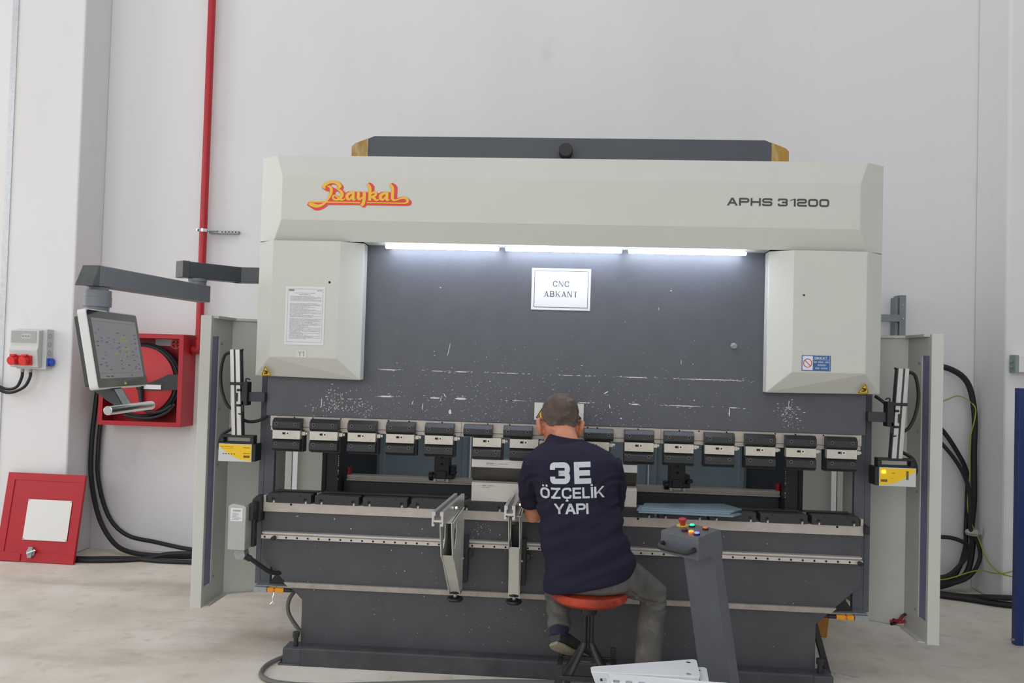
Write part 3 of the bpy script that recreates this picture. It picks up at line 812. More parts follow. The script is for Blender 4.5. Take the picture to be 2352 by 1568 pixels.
for quad in stroke_quads([(-1.404,1.675),(-1.222,1.675),(-1.222,1.947),(-1.404,1.947)], .0012, True): mb.add([(p[0],-.1524,p[1]) for p in quad], [(0,1,2,3)])
bw(mb, 'printed_border', GREYINK, ins)
mb = MB(); mb.box(-1.40, -1.372, -.1525, -.1521, 1.936, 1.945); bw(mb, 'letterhead', mat('olive_ink', (140, 140, 118), .8), ins)
mb = MB(); scribble(mb, -1.365, -1.262, 1.925, .0035, -.1524); scribble(mb, -1.345, -1.285, 1.916, .0035, -.1524)
z = 1.908
while z > 1.69:
    if random.random() < .93: scribble(mb, -1.392, -1.228 if random.random() < .55 else random.uniform(-1.33, -1.25), z, .0022, -.1524)
    z -= .0046
p_ = bw(mb, 'printed_text', GREYINK, ins); p_['kind'] = 'stuff'
mb = MB(); scribble(mb, -1.252, -1.228, 1.938, .004, -.1524); bw(mb, 'printed_mark', mat('sign_red', (190, 70, 70), .5), ins)

# --- side guards
def guard(sx):
    side = 'left' if sx < 0 else 'right'
    g = thing('side_guard', 'tall light grey side guard with a tinted window, %s' % ('next to the red hose cabinet' if sx < 0 else 'next to the looped black cables'), 'guard', (sx*1.9, .3, .218), group='side guards of the press')
    zb, zt = .218, 1.812
    X = lambda a: sx*a
    mb = MB(); mb.prism([(X(1.972),.095),(X(1.912),.098),(X(1.912),.125),(X(1.972),.125)], 'z', zb, zt)
    bw(mb, 'front_post', LIGHTP, g, bevel=.003)
    th = .02
    mb = MB(); mb.prism([(X(1.932),.125),(X(1.912),.125),(X(1.912),.395),(X(1.932),.395)], 'z', zb, .33); mb.prism([(X(1.932),.125),(X(1.912),.125),(X(1.912),.395),(X(1.932),.395)], 'z', 1.70, zt)
    mb.prism([(X(1.932),.215),(X(1.912),.215),(X(1.912),.395),(X(1.932),.395)], 'z', .33, 1.70)
    bw(mb, 'window_frame', LIGHTP, g)
    mb = MB(); mb.box(min(X(1.926),X(1.918)), max(X(1.926),X(1.918)), .126, .2145, .331, 1.699)
    bw(mb, 'window_pane', mat('violet_polycarbonate', (120, 118, 160), .12, alpha=.82), g)
    for zz in (.36, .98, 1.30, 1.66):
        mb = MB(); mb.cyl((X(1.912),.235,zz), (X(1.903),.235,zz), .006, n=8); bw(mb, 'window_screw', GALV, g)
    mb = MB(); mb.prism([(X(1.932),.395),(X(1.912),.390),(X(1.745),.474),(X(1.635),.490),(X(1.635),.508),(X(1.75),.494)], 'z', zb, zt)
    bw(mb, 'hinged_panel', LIGHTP, g, bevel=.002)
    mb = MB(); mb.prism([(X(1.912),.12),(X(1.885),.14),(X(1.885),.375),(X(1.735),.45),(X(1.64),.468),(X(1.64),.488),(X(1.745),.472),(X(1.912),.39)], 'z', zb, zb+.006)
    bw(mb, 'bottom_flange', LIGHTP, g)
    mb = MB(); mb.prism([(X(1.912),.12),(X(1.89),.14),(X(1.89),.38),(X(1.735),.455),(X(1.64),.47),(X(1.64),.488),(X(1.745),.472),(X(1.912),.39)], 'z', zt-.014, zt)
    bw(mb, 'top_flange', LIGHTP, g)
    return g
guard(-1); guard(1)

# --- laser sensors on posts either side of the ram
AMBER = mat('amber_lamp', (255, 190, 60), .3, emit=(255, 170, 30), estr=6)
def sensor(sx):
    X = lambda a: sx*a
    t = thing('laser_sensor', 'yellow laser guard sensor on an aluminium post, %s' % ('left of the ram' if sx < 0 else 'amber lamp lit, right of the ram'), 'sensor', (sx*1.69, -.02, 1.04), group='laser sensors of the press')
    top, bot = Vector((X(1.7165),-.02,1.628)), Vector((X(1.690),-.02,1.174))
    d = Vector((sx*-.001, 0, 0)); side = Vector((-sx, 0, 0))
    off = lambda a, y=0: side*a + Vector((0,y,0))
    mb = MB(); mb.beam(top, bot, .040, .054, up=(1,0,0)); bw(mb, 'post_core', mat('anodised_dark', (60, 64, 68), .4, .3), t, bevel=.002)
    mb = MB(); mb.beam(top+off(-.018,-.0215), bot+off(-.018,-.0215), .005, .019, up=(1,0,0)); sc1 = bw(mb, 'scale_strip', ALU, t)
    mb = MB()
    for k in range(44):
        p = (top+off(-.0245,-.0245)).lerp(bot+off(-.0245,-.0245), k/44+.01); mb.box(p.x-.0015, p.x+.0015, p.y-.0005, p.y, p.z-.001, p.z+.001)
    q_ = mb.build('scale_ticks', GREYINK, sc1); q_['kind'] = 'stuff'
    mb = MB(); mb.beam(top+off(.013,-.0215), bot+off(.013,-.0215), .005, .022, up=(1,0,0)); bw(mb, 'post_profile', ALU, t)
    mb = MB(); mb.cyl(top+off(.028), top+off(.036), .005, n=8); bw(mb, 'post_screw', BLACK, t)
    c = top.lerp(bot, .5)
    mb = MB(); mb.box(min(X(1.672),X(1.640)), max(X(1.672),X(1.640)), -.05, .01, 1.335, 1.46); mb.box(min(X(1.735),X(1.665)), max(X(1.735),X(1.665)), -.055, -.043, 1.441, 1.456); mb.prism([(X(1.675),1.36),(X(1.658),1.36),(X(1.655),1.30),(X(1.670),1.30)], 'y', -.05, -.04)
    br = bw(mb, 'clamp_bracket', BLACK, t, bevel=.003)
    mb = MB(); mb.box(min(X(1.64),X(1.553)), max(X(1.64),X(1.553)), -.03, .02, 1.356, 1.405); bw(mb, 'bracket_arm', DEEPP, t, bevel=.002)
    mb = MB(); mb.tube([(X(1.655),-.03,1.46),(X(1.657),-.03,1.474),(X(1.645),-.03,1.476),(X(1.635),-.03,1.470)], .004, n=6); mb.tube([(X(1.665),-.05,1.30),(X(1.672),-.05,1.288),(X(1.684),-.05,1.292)], .003, n=6)
    bw(mb, 'lock_lever', BLACK, t)
    mb = MB()
    for zz in (1.415, 1.335): mb.cyl((X(1.695),-.048,zz), (X(1.675),-.048,zz), .006, n=8)
    mb.box(min(X(1.70),X(1.693)), max(X(1.70),X(1.693)), -.05, -.043, 1.355, 1.40)
    bw(mb, 'locking_pin', BLACK, t)
    mb = MB(); mb.box(min(X(1.778),X(1.596)), max(X(1.778),X(1.596)), -.05, .0, 1.166, 1.178); mb.box(min(X(1.778),X(1.596)), max(X(1.778),X(1.596)), -.05, .0, 1.134, 1.142)
    for a, b in ((1.778,1.758), (1.616,1.596)): mb.box(min(X(a),X(b)), max(X(a),X(b)), -.05, .0, 1.1425, 1.1655)
    bw(mb, 'yoke', BLACK, t, bevel=.002)
    mb = MB(); mb.box(min(X(1.781),X(1.603)), max(X(1.781),X(1.603)), -.055, .035, 1.040, 1.133)
    hd = bw(mb, 'sensor_head', mat('sensor_alu', (206, 206, 204), .4, .3), t, bevel=.002)
    mb = MB(); mb.box(min(X(1.602),X(1.584)), max(X(1.602),X(1.584)), -.05, .04, 1.042, 1.134); bw(mb, 'end_cap', BLACK, t, bevel=.003)
    fl = [(X(1.778),1.118),(X(1.745),1.095),(X(1.70),1.066),(X(1.66),1.052),(X(1.605),1.046),(X(1.605),1.129),(X(1.778),1.129)]
    mb = MB(); mb.add([(p[0],-.0556,p[1]) for p in fl], [tuple(range(len(fl)))]); lab = mb.build('yellow_label', YELLOW, hd)
    mb = MB()
    if sx < 0:
        for k in range(5): mb.box(-1.757+k*.0145, -1.750+k*.0145, -.0562, -.0558, 1.077, 1.083)
        scribble(mb, -1.77, -1.70, 1.115, .003, -.056); scribble(mb, -1.77, -1.70, 1.108, .002, -.056)
        for zz in (1.113, 1.083): mb.box(-1.647, -1.612, -.0562, -.0558, zz, zz+.003)
        mb.box(-1.645, -1.612, -.0562, -.0558, 1.062, 1.074)
    else:
        mb.box(1.61, 1.642, -.0562, -.0558, 1.062, 1.074); scribble(mb, 1.66, 1.68, 1.105, .003, -.056); scribble(mb, 1.66, 1.67, 1.078, .003, -.056)
        mb.box(1.733, 1.744, -.0562, -.0558, 1.075, 1.118)
    mb.build('label_print', mat('brown_ink', (110, 92, 40), .7), lab)
    if sx > 0:
        mb = MB(); mb.box(1.614, 1.632, -.058, -.0557, 1.104, 1.119); mb.build('status_lamp', AMBER, hd)
    mb = MB(); mb.tube([(X(1.742),-.01,1.612),(X(1.79),.0,1.595),(X(1.812),.01,1.50),(X(1.80),.01,1.40),(X(1.76),.0,1.325),(X(1.71),.02,1.30)], .0085, n=8)
    mb.tube([(X(1.70),.02,1.262),(X(1.66),.03,1.245),(X(1.61),.04,1.25),(X(1.56),.05,1.275)] if sx < 0 else [(1.655,.0,1.44),(1.636,.02,1.462),(1.615,.05,1.482)], .0085, n=8)
    mb.tube([(X(1.715),.02,1.215),(X(1.76),.02,1.195),(X(1.80),.02,1.165),(X(1.812),.02,1.11),(X(1.79),.02,1.075)], .0085, n=8)
    bw(mb, 'sensor_hose', RUBBER, t, smooth=True)
    return t
sensor(-1); sensor(1)

# --- sheet support arms
CREAM = mat('cream_grey_paint', (196, 196, 186), .45, var=.05)
def tslot(x, y0, y1, skew, z):
    """open T-slot aluminium profile along Y, 50 mm wide, top at z"""
    pr = [(-.026,0),(-.026,-.064),(-.014,-.064),(-.014,-.052),(-.018,-.052),(-.018,-.046),(.018,-.046),(.018,-.052),(.012,-.052),(.012,-.064),(.026,-.064),(.026,0),(.010,0),(.010,-.018),(.015,-.018),(.015,-.036),(-.015,-.036),(-.015,-.018),(-.010,-.018),(-.010,0)]
    q = MB(); n = len(pr)
    vs_ = [(x+p[0], y0, z+p[1]) for p in pr]+[(x+skew+p[0], y1, z+p[1]) for p in pr]
    q.add(vs_, [tuple(range(n-1,-1,-1)), tuple(range(n,2*n))]+[(i,(i+1)%n,n+(i+1)%n,n+i) for i in range(n)])
    return q
def support(x, yf, yb, skew, label, win):
    t = thing('support_arm', label, 'support arm', (x, -.02, .42), group='sheet support arms on the guide rail')
    bw(tslot(x, yf, yb, skew, .93), 'slot_profile', ALU, t, bevel=.001)
    xc = x+.01+skew*.5; ym = yf+.10
    outer = [(ym,.8655),(yb-.01,.8655),(yb-.01,.80),(-.075,.80),(-.075,.44),(-.15,.425),(ym+.13,.655),(ym+.06,.70),(ym,.845)]
    hole = [(ym+.10,.815),(ym+.17,.835),(ym+.17,.76),(ym+.13,.715),(ym+.10,.74)]
    hole2 = [(-.155,.60),(-.12,.60),(-.12,.50)]
    for sd in (-1, 1):
        o = fill_poly('side_plate', [outer, hole, hole2], CREAM, t, lambda a, b, sd=sd: Vector((xc+sd*.0265, a, b)))
        o.location = -Vector(t.location)
        so = o.modifiers.new('solid', 'SOLIDIFY'); so.thickness = .004; so.offset = 0
    mb = MB(); mb.prism([(ym+.075,.700),(ym+.135,.660),(-.150,.440),(-.158,.446)], 'x', xc-.024, xc+.024)
    bw(mb, 'front_web', CREAM, t)
    mb = MB(); mb.box(xc-.034, xc+.034, ym+.01, yb-.02, .860, .8655); bw(mb, 'top_flange', CREAM, t)
    mb = MB(); mb.box(xc-.005, xc+.052, -.072, -.024, .47, .705); mb.box(xc+.052, xc+.075, -.066, -.03, .60, .625); mb.box(xc-.022, xc+.022, -.10, -.0725, .50, .78)
    bw(mb, 'slide_block', BLACKOX, t, bevel=.003)
    mb = MB(); mb.cyl((xc,-.13,.50), (xc,-.13,.432), .022, n=16); mb.cyl((xc,-.13,.447), (xc,-.13,.434), .034, n=6)
    bw(mb, 'spindle', BLACK, t, bevel=.001)
    mb = MB(); mb.cyl((xc,-.13,.434), (xc,-.13,.414), .009, n=12); bw(mb, 'spindle_tip', BRIGHT, t)
    mb = MB(); mb.lathe((xc,-.13,.392), [(.012,0),(.034,.002),(.041,.010),(.039,.018),(.028,.022),(.010,.022)], n=24)
    bw(mb, 'hand_knob', BLACK, t, smooth=True)
    mb = MB(); mb.cyl((x+.0265+skew*.6,(yf+yb)/2,.902), (x+.038+skew*.6,(yf+yb)/2,.902), .010, n=12); bw(mb, 'side_screw', CHROME, t)
    mb = MB(); mb.cyl((xc+.0285,-.10,.60), (xc+.036,-.10,.60), .007, n=8); bw(mb, 'side_screw', CHROME, t)
    return t
support(-.52, -.65, -.11, .027, 'aluminium sheet support arm on the guide rail, further from the seated man', True)
support(-.215, -.42, -.03, .012, "aluminium sheet support arm beside the seated man's left elbow", False)

# --- loose blanks stacked on the bed
blank_pts = [(.44,.04),(.86,.12),(.925,-.02),(.87,-.10),(.41,-.10)]
for k, (dx, dy, rz) in enumerate(((0,-.06,-.03), (-.012,-.03,.02), (.015,.0,.0))):
    z0 = .8746+k*.0065
    mb = MB(); c = Vector((.66,0,0)); pts = []
    for p in blank_pts:
        v_ = Matrix.Rotation(rz, 3, 'Z') @ (Vector((p[0],p[1],0))-c)+c; pts.append((v_.x+dx, v_.y+dy))
    mb.prism(pts, 'z', z0, z0+.006)
    tag(mb.build('sheet_blank', mat('blue_sheet_steel', (132, 152, 164), .3, .5, var=.08), bevel=.0006), ('bottom tapered steel blank of the stack on the bed', 'middle tapered steel blank of the stack on the bed', 'top tapered steel blank of the stack on the bed')[k], 'sheet metal', 'steel blanks on the bed')

# --- hanging control panel
hm = thing('control_panel', 'touch screen control panel with chrome grip hanging from a jointed swing arm', 'control panel', (-1.64, .77, 2.05))
ARM = mat('arm_grey', (120, 125, 132), .42, var=.04)
mb = MB()
a0, a1 = Vector((-2.268,-.462,1.963)), Vector((-2.19,.60,1.963))
mb.beam(a0, a1, .09, .10); bw(mb, 'outer_arm', ARM, hm, bevel=.004)
d_ = (a1-a0).normalized(); n_ = d_.cross(Vector((0,0,1)))
mb = MB(); P = lambda a, y, z: a0 + n_*a + d_*y + Vector((0,0,z))
mb.add([P(-.045,-.001,-.05),P(.045,-.001,-.05),P(.045,-.001,.05),P(-.045,-.001,.05),P(-.058,-.045,-.052),P(.036,-.045,-.052),P(.045,-.008,.05),P(-.045,-.008,.05)], [(0,3,2,1),(4,5,6,7),(0,1,5,4),(1,2,6,5),(2,3,7,6),(3,0,4,7)])
bw(mb, 'arm_end_cap', mat('end_cap_grey', (84, 88, 88), .3, .1, var=.15, vscale=20), hm, bevel=.004)
mb = MB(); mb.lathe((-2.272,-.40,1.765), [(.056,0),(.056,.05),(.066,.051),(.066,.098),(.064,.099),(.064,.13),(.05,.131),(.05,.146)], n=28)
bw(mb, 'tilt_joint', ARM, hm, smooth=True)
mb = MB(); mb.lathe((-2.205,.545,2.012), [(.05,0),(.05,.022),(.054,.023),(.054,.04)], n=24); bw(mb, 'elbow_joint', ARM, hm, smooth=True)
mb = MB(); mb.beam((-2.255,.50,2.10), (-2.035,.765,2.10), .09, .095)
mb.beam((-2.075,.77,2.10), (-1.634,.77,2.10), .09, .095); bw(mb, 'inner_arm', mat('arm_dark', (74, 78, 83), .42), hm, bevel=.004)
mb = MB(); mb.beam((-2.285,.465,2.10), (-2.2551,.4999,2.10), .096, .10); bw(mb, 'arm_end_cap', MATS['end_cap_grey'], hm, bevel=.004)
yaw, tilt = 1.693, .196
r_ = Vector((math.cos(yaw), math.sin(yaw), 0)); n0 = Vector((math.sin(yaw), -math.cos(yaw), 0))
u_ = Vector((0,0,1))*math.cos(tilt)-n0*math.sin(tilt); nn = n0*math.cos(tilt)+Vector((0,0,1))*math.sin(tilt)
Mh = Matrix((r_, u_, nn)).transposed().to_4x4(); Mh.translation = Vector((-2.188,-.339,1.61))
mb = MB(); mb.prism(rrect(-.296,.296,-.19,.19,.02), 'z', -.04, 0); bz = bw(xf(mb, Mh), 'bezel', WHITEP, hm, bevel=.004)
mb = MB(); mb.prism(rrect(-.288,.288,-.184,.184,.016), 'z', 0, .002); bw(xf(mb, Mh), 'glass_front', mat('black_glass', (16, 18, 19), .07, coat=.5), hm)
mb = MB(); mb.prism(rrect(-.255,.255,-.17,.165,.012), 'z', -.075, -.0402); mb.box(-.10,.10,.02,.10,-.13,-.075); bw(xf(mb, Mh), 'rear_housing', mat('housing_grey', (60, 63, 65), .45), hm, bevel=.003)
mb = MB(); mb.box(-.258,.255,-.142,.148,.0022,.0026); scr = bw(xf(mb, Mh), 'screen', mat('screen_grey', (104, 105, 108), .12, emit=(150, 150, 155), estr=.22), hm)
random.seed(3)
def ui(name, m_, rects, dz=.003):
    q = MB()
    for x0, x1, y0, y1 in rects: q.add([(x0,y0,dz),(x1,y0,dz),(x1,y1,dz),(x0,y1,dz)], [(0,1,2,3)])
    o = xf(q, Mh).build(name, m_, scr); o['kind'] = 'stuff'; return o
ui('screen_red_line', mat('ui_red', (160, 60, 60), .3, emit=(160,60,60), estr=.2), [(-.25,.245,.132,.1335)])
ui('screen_fields', mat('ui_yellow', (140, 142, 98), .3, emit=(150,152,100), estr=.15), [(.03,.12,.052,.064),(.03,.12,.036,.048),(.04,.13,-.002,.010),(-.07,-.02,-.028,-.016),(.09,.12,-.028,-.016)])
ui('screen_labels', mat('ui_blue', (90, 92, 150), .3, emit=(80,84,150), estr=.2), [(x, x+random.uniform(.012,.03), y, y+.006) for x, y in ((-.2,.09),(-.19,.05),(-.11,.05),(-.05,.045),(-.19,.035),(-.05,.032),(-.09,0),(-.03,0),(-.17,-.02),(-.17,-.035),(-.21,-.05),(-.18,-.07),(-.18,-.085),(.2,.03),(.2,.0),(.19,-.04),(.17,-.09))])
ui('screen_text', mat('ui_dark', (74, 74, 78), .4), [(x, x+random.uniform(.008,.028), y, y+.004) for x in (-.24,-.14,.0,.08,.16,.21) for y in [(-.1+.022*k+random.uniform(-.004,.004)) for k in range(9)] if random.random() < .6]+[(-.25,.25,-.118,-.1172),(-.19,-.16,-.135,-.13),(-.14,-.11,-.135,-.13),(.1,.12,-.135,-.13)])
mb = MB(); mb.add([(-.005,-.176,.0026),(.03,-.176,.0026),(.012,-.158,.0026)], [(0,1,2)]); bw(xf(mb, Mh), 'panel_sticker', YELLOW, hm)
# grip
mb = MB(); mb.cyl((-2.082,-.60,1.325), (-2.082,-.195,1.33), .0215, n=20); bw(mb, 'grip_bar', CHROME, hm, bevel=.002)
mb = MB(); mb.prism([(-2.27,1.50),(-2.20,1.44),(-2.145,1.418),(-2.092,1.338),(-2.10,1.325),(-2.165,1.36),(-2.27,1.43)], 'y', -.46, -.36)
bw(mb, 'grip_bracket', mat('housing_grey', (60, 63, 65), .45), hm, bevel=.003)
mb = MB(); mb.prism([(-2.1435,1.4175),(-2.0925,1.3405),(-2.0905,1.3415),(-2.1415,1.4185)], 'y', -.445, -.375); bw(mb, 'bracket_plate', GALV, hm)

# --- foot pedestal with push buttons
cs = thing('button_pedestal', 'slate grey push button pedestal with an emergency stop in front of the bed', 'pedestal', (.576, -.946, 0), PI/4)
PEDP = mat('pedestal_paint', (84, 88, 96), .42, var=.06, vscale=14)
zt = lambda x: .92+.12*x
mb = MB(); mb.prism([(0,.832),(0,zt(0)),(.15,zt(.15)),(.172,.86),(.155,.79),(.105,.838)], 'x', 0, 1)
mb.v = [(p[1], p[0]*.19, p[2]) for p in mb.v]; mb.build('button_box', PEDP, cs, bevel=.003)
mb = MB(); ly_ = .25
mb.v = []; prof = [(.105,.8375),(.155,.7895),(.174,.83)]
mb.prism([(.098,.86),(.150,.88),(.385,.012),(.31,.012)], 'x', 0, 1); mb.v = [(p[1], .0005+p[0]*.155, p[2]) for p in mb.v]
mb.build('column', PEDP, cs, bevel=.003)
mb = MB(); mb.box(.12, .52, -.10, .26, 0, .012); mb.build('base_plate', PEDP, cs, bevel=.003)
mb = MB(); mb.add([(.003,.003,zt(.003)+.001),(.147,.003,zt(.147)+.001),(.147,.187,zt(.147)+.001),(.003,.187,zt(.003)+.001),(.003,.003,zt(.003)+.003),(.147,.003,zt(.147)+.003),(.147,.187,zt(.147)+.003),(.003,.187,zt(.003)+.003)], [(0,3,2,1),(4,5,6,7),(0,1,5,4),(1,2,6,5),(2,3,7,6),(3,0,4,7)])
mb.build('button_plate', mat('brushed_plate', (120, 122, 124), .3, .5, var=.15, vscale=40), cs)
axis = Vector((-.12,0,1)).normalized()
def button(name, x, y, m_, r=.0105, h=.012, rim=BLACK):
    b = Vector((x, y, zt(x)+.003))
    q = MB(); q.lathe(b, [(r*1.2,0),(r*1.2,h*.6),(r*1.05,h*.65)], n=18, axis=axis); o = q.build('push_button', rim, cs, smooth=True)
    q = MB(); q.lathe(b, [(r,h*.66),(r,h*.9),(r*.8,h*1.05)], n=18, axis=axis); c = q.build('button_cap', m_, o, smooth=True); c['label'] = name
LIT = lambda n, c, s: mat(n, c, .3, emit=c, estr=s)
button('green lit cap', .112, .115, LIT('lit_green', (60, 230, 160), 1.2)); button('dark red cap', .045, .102, mat('cap_dark_red', (120, 30, 32), .25))
button('orange lit cap', .035, .062, LIT('lit_orange', (255, 140, 20), 1.4), rim=LIT('lit_collar', (200, 110, 70), .25)); button('blue lit cap', .032, .032, LIT('lit_blue', (120, 130, 250), .9)); button('orange cap', .112, .048, mat('cap_orange', (226, 130, 60), .3))
b = Vector((.108, .160, zt(.108)+.003))
mb = MB(); mb.lathe(b, [(.026,0),(.026,.0015)], n=28, axis=axis); mb.build('stop_label', mat('label_yellow', (206, 178, 60), .6), cs)
mb = MB(); mb.lathe(b, [(.010,.0016),(.0115,.006),(.013,.016),(.0165,.022),(.0175,.026),(.0165,.030),(.012,.032)], n=24, axis=axis); mb.build('emergency_stop', mat('stop_red', (172, 50, 52), .45), cs, smooth=True)
mb = MB(); mb.tube([(.0,.020,.873),(-.030,.022,.868),(-.040,.04,.864),(-.040,.15,.864),(-.030,.172,.868),(.0,.175,.873)], .011, n=10); mb.build('grip_handle', BLACK, cs, smooth=True)

# --- bracket bench in the foreground
bn = thing('low_bench', 'low dark bench carrying the folded white brackets', 'bench', (.41, -1.3, 0))
mb = MB(); mb.box(.18, .632, -1.75, -.945, .315, .3415); bw(mb, 'bench_top', DEEPP, bn, bevel=.004)
for x in (.21, .60):
    for y in (-1.72, -1.0):
        mb = MB(); mb.box(x-.02, x+.02, y-.02, y+.02, 0, .315); bw(mb, 'leg', DEEPP, bn, bevel=.002)
WHT = mat('galvanised_bright', (240, 242, 245), .25, .15, var=.03, vscale=6)
def gusset(label, loc, rz, L, w0, w1, slots, flip=False):
    """tapered folded bracket: a flat web and a flange folded along its straight edge"""
    t = thing('folded_bracket', label, 'bracket', loc, rz, 'folded steel brackets on the bench')
    sg, zw = (-1, .0032) if flip else (1, .055)
    loops = [[(0,0),(L*.955,0),(L*.965,.006),(L,w1-.014),(L-.004,w1-.004),(L-.014,w1),(.014,w0),(.004,w0-.006),(0,w0-.014)]]
    def circ(cx, cy, r): return [(cx+r*math.cos(a*PI/8), cy+r*math.sin(a*PI/8)) for a in range(16)]
    loops += [circ(L-.036, w1-.034, .0115), circ(L-.055, .024, .0115)]
    o = fill_poly('web', loops, WHT, t, lambda a, b: Vector((a, sg*b, zw)))
    so = o.modifiers.new('solid', 'SOLIDIFY'); so.thickness = .003; so.offset = 0
    fl_l = [[(.0,.0535),(L*.955,.0535),(L*.945,.0015),(.022,.0015)]]
    for x in slots: fl_l.append(rrect(x, x+.026, .020, .032, .005, 3))
    o = fill_poly('slotted_flange', fl_l, WHT, t, lambda a, b: Vector((a, 0, b)))
    so = o.modifiers.new('solid', 'SOLIDIFY'); so.thickness = .003; so.offset = 0
    return t
gusset('uppermost white folded bracket with a wide tapered top', (.158,-1.072,.366), .015, .432, .052, .185, (.035, .085))
gusset('white bracket whose rounded tail shows right of the uppermost one', (.20,-1.062,.342), .0, .425, .06, .165, ())
gusset('white bracket with a row of slots along its front flange', (.222,-1.085,.369), -.075, .47, .06, .08, [.02+.048*k for k in range(9)], True)
gusset('lowest white bracket cut off by the bottom of the picture', (.135,-1.255,.342), -.03, .42, .075, .10, (.05,.1,.15,.2))

# --- stool
st = thing('work_stool', 'round orange vinyl work stool on a black four-legged foot', 'stool', (.165, -.445, 0))
mb = MB(); mb.lathe((0,0,.513), [(.10,0),(.155,.004),(.174,.018),(.178,.036),(.170,.052),(.13,.060),(.05,.062)], n=40)
mb.build('seat', layered('orange_vinyl', (172, 56, 34), [((96, 42, 34), 6, .5, .68, .7, (1,1,1)), ((214, 84, 50), 10, .5, .7, .5, (1,1,1))], rough=.55, bump=.1), st, smooth=True)
mb = MB(); mb.cyl((0,0,.513), (0,0,.455), .036, n=20); mb.build('seat_hub', BLACK, st, bevel=.003)
mb = MB(); mb.cyl((0,0,.455), (0,0,.30), .0135, n=16); mb.build('lift_screw', BLACKOX, st)
mb = MB()
for a in range(4):
    an = PI/4+a*PI/2; mb.cyl((.022*math.cos(an),.022*math.sin(an),.455), (.022*math.cos(an),.022*math.sin(an),.31), .0095, n=10)
mb.build('hub_tubes', BLACK, st)
for a in range(4):
    an = PI/4+a*PI/2; c_, s_ = math.cos(an), math.sin(an)
    mb = MB(); mb.tube([(.022*c_,.022*s_,.33),(.035*c_,.035*s_,.30),(.13*c_,.13*s_,.17),(.21*c_,.21*s_,.055),(.215*c_,.215*s_,.0)], .0125, n=10)
    mb.build('leg', BLACKOX, st, smooth=True)
for a in range(4):
    an = a*PI/2; c_, s_ = math.cos(an), math.sin(an)
    mb = MB(); p = Vector((.128*c_,.128*s_,.205)); t_ = Vector((-s_,c_,0)); mb.beam(p-t_*.137, p+t_*.137, .02, .02)
    mb.build('foot_rail', BLACKOX, st, bevel=.002)
for sx_ in (-1, 1):
    for sy_ in (-1, 1):
        mb = MB(); mb.box(sx_*.125-.012, sx_*.125+.012, sy_*.125-.012, sy_*.125+.012, .06, .262); mb.build('corner_post', BLACKOX, st, bevel=.002)
for sx_ in (-1, 1):
    for sy_ in (-1, 1):
        mb = MB(); mb.cyl((sx_*.15,sy_*.15,.012), (sx_*.15,sy_*.15,.0), .02, n=14); mb.build('rubber_foot', RUBBER, st)

# ================================================================== along the wall
# fire hose cabinet
fc = thing('hose_cabinet', 'open red fire hose cabinet with a coiled black hose on the wall', 'hose cabinet', (-3.295, 2.09, 1.02))
mb = MB()
x0, x1, y0, y1, z0, z1 = -3.63, -2.96, 1.98, 2.199, 1.02, 1.745
t_ = .004
mb.box(x0, x1, y1-t_, y1, z0, z1); mb.box(x0, x0+t_, y0, y1-t_, z0, z1); mb.box(x1-t_, x1, y0, y1-t_, z0, z1); mb.box(x0+t_, x1-t_, y0, y1-t_, z0, z0+t_); mb.box(x0+t_, x1-t_, y0, y1-t_, z1-t_, z1)
bw(mb, 'cabinet_box', REDP, fc)
for a in ((x0,x0+.035,z0,z1), (x1-.035,x1,z0,z1), (x0+.0351,x1-.0351,z0,z0+.035), (x0+.0351,x1-.0351,z1-.035,z1)):
    mb = MB(); mb.box(a[0], a[1], y0-.003, y0-.0002, a[2], a[3]); bw(mb, 'front_lip', REDP, fc)
rc = Vector((-3.31, 2.05, 1.375))
mb = MB(); mb.lathe(rc+Vector((0,-.035,0)), [(.03,-.004),(.262,0),(.266,.003),(.262,.006),(.03,.006)], n=48, axis=(0,1,0)); bw(mb, 'reel_disc', REDD, fc, smooth=True)
mb = MB(); mb.lathe(rc+Vector((0,-.05,0)), [(.02,-.004),(.045,0),(.045,.012),(.02,.014)], n=24, axis=(0,1,0)); bw(mb, 'reel_hub', BLACK, fc, smooth=True)
mb = MB(); random.seed(11)
for k in range(7):
    R_ = .272+.012*(k % 3); yy = rc.y-.015+.022*(k//2)
    mb.tube([(rc.x+R_*math.cos(a*PI/16), yy+.006*math.sin(a*.7+k), rc.z-.006*k*.3+R_*.98*math.sin(a*PI/16)) for a in range(33)], .0125, n=8, smooth=1)
mb.tube([(-3.30,1.995,1.29),(-3.28,1.99,1.18),(-3.22,1.985,1.13),(-3.12,1.985,1.14),(-3.04,1.99,1.19)], .0125, n=8)
mb.tube([(-3.42,1.99,1.10),(-3.33,1.985,1.085),(-3.2,1.985,1.085),(-3.08,1.99,1.13),(-3.02,2.0,1.20)], .0125, n=8)
bw(mb, 'hose', RUBBER, fc, smooth=True)
mb = MB(); mb.cyl((-3.30,1.99,1.31), (-3.285,1.985,1.21), .022, .016, n=14); mb.cyl((-3.31,1.992,1.36), (-3.30,1.99,1.31), .03, n=14); bw(mb, 'nozzle', BLACK, fc, smooth=True)
mb = MB(); mb.prism([(-3.31,1.30),(-3.20,1.30),(-3.02,1.31),(-3.0,1.31),(-3.0,1.43),(-3.08,1.43),(-3.16,1.39),(-3.25,1.355),(-3.31,1.34)], 'y', 2.0, 2.006); bw(mb, 'swing_arm', mat('arm_black', (46, 47, 50), .45), fc)
mb = MB(); mb.box(-3.305, -3.135, 1.992, 1.9945, 1.31, 1.345); mb.box(-3.295, -3.15, 2.19, 2.193, 1.655, 1.708); bw(mb, 'paper_label', WHITE, fc)
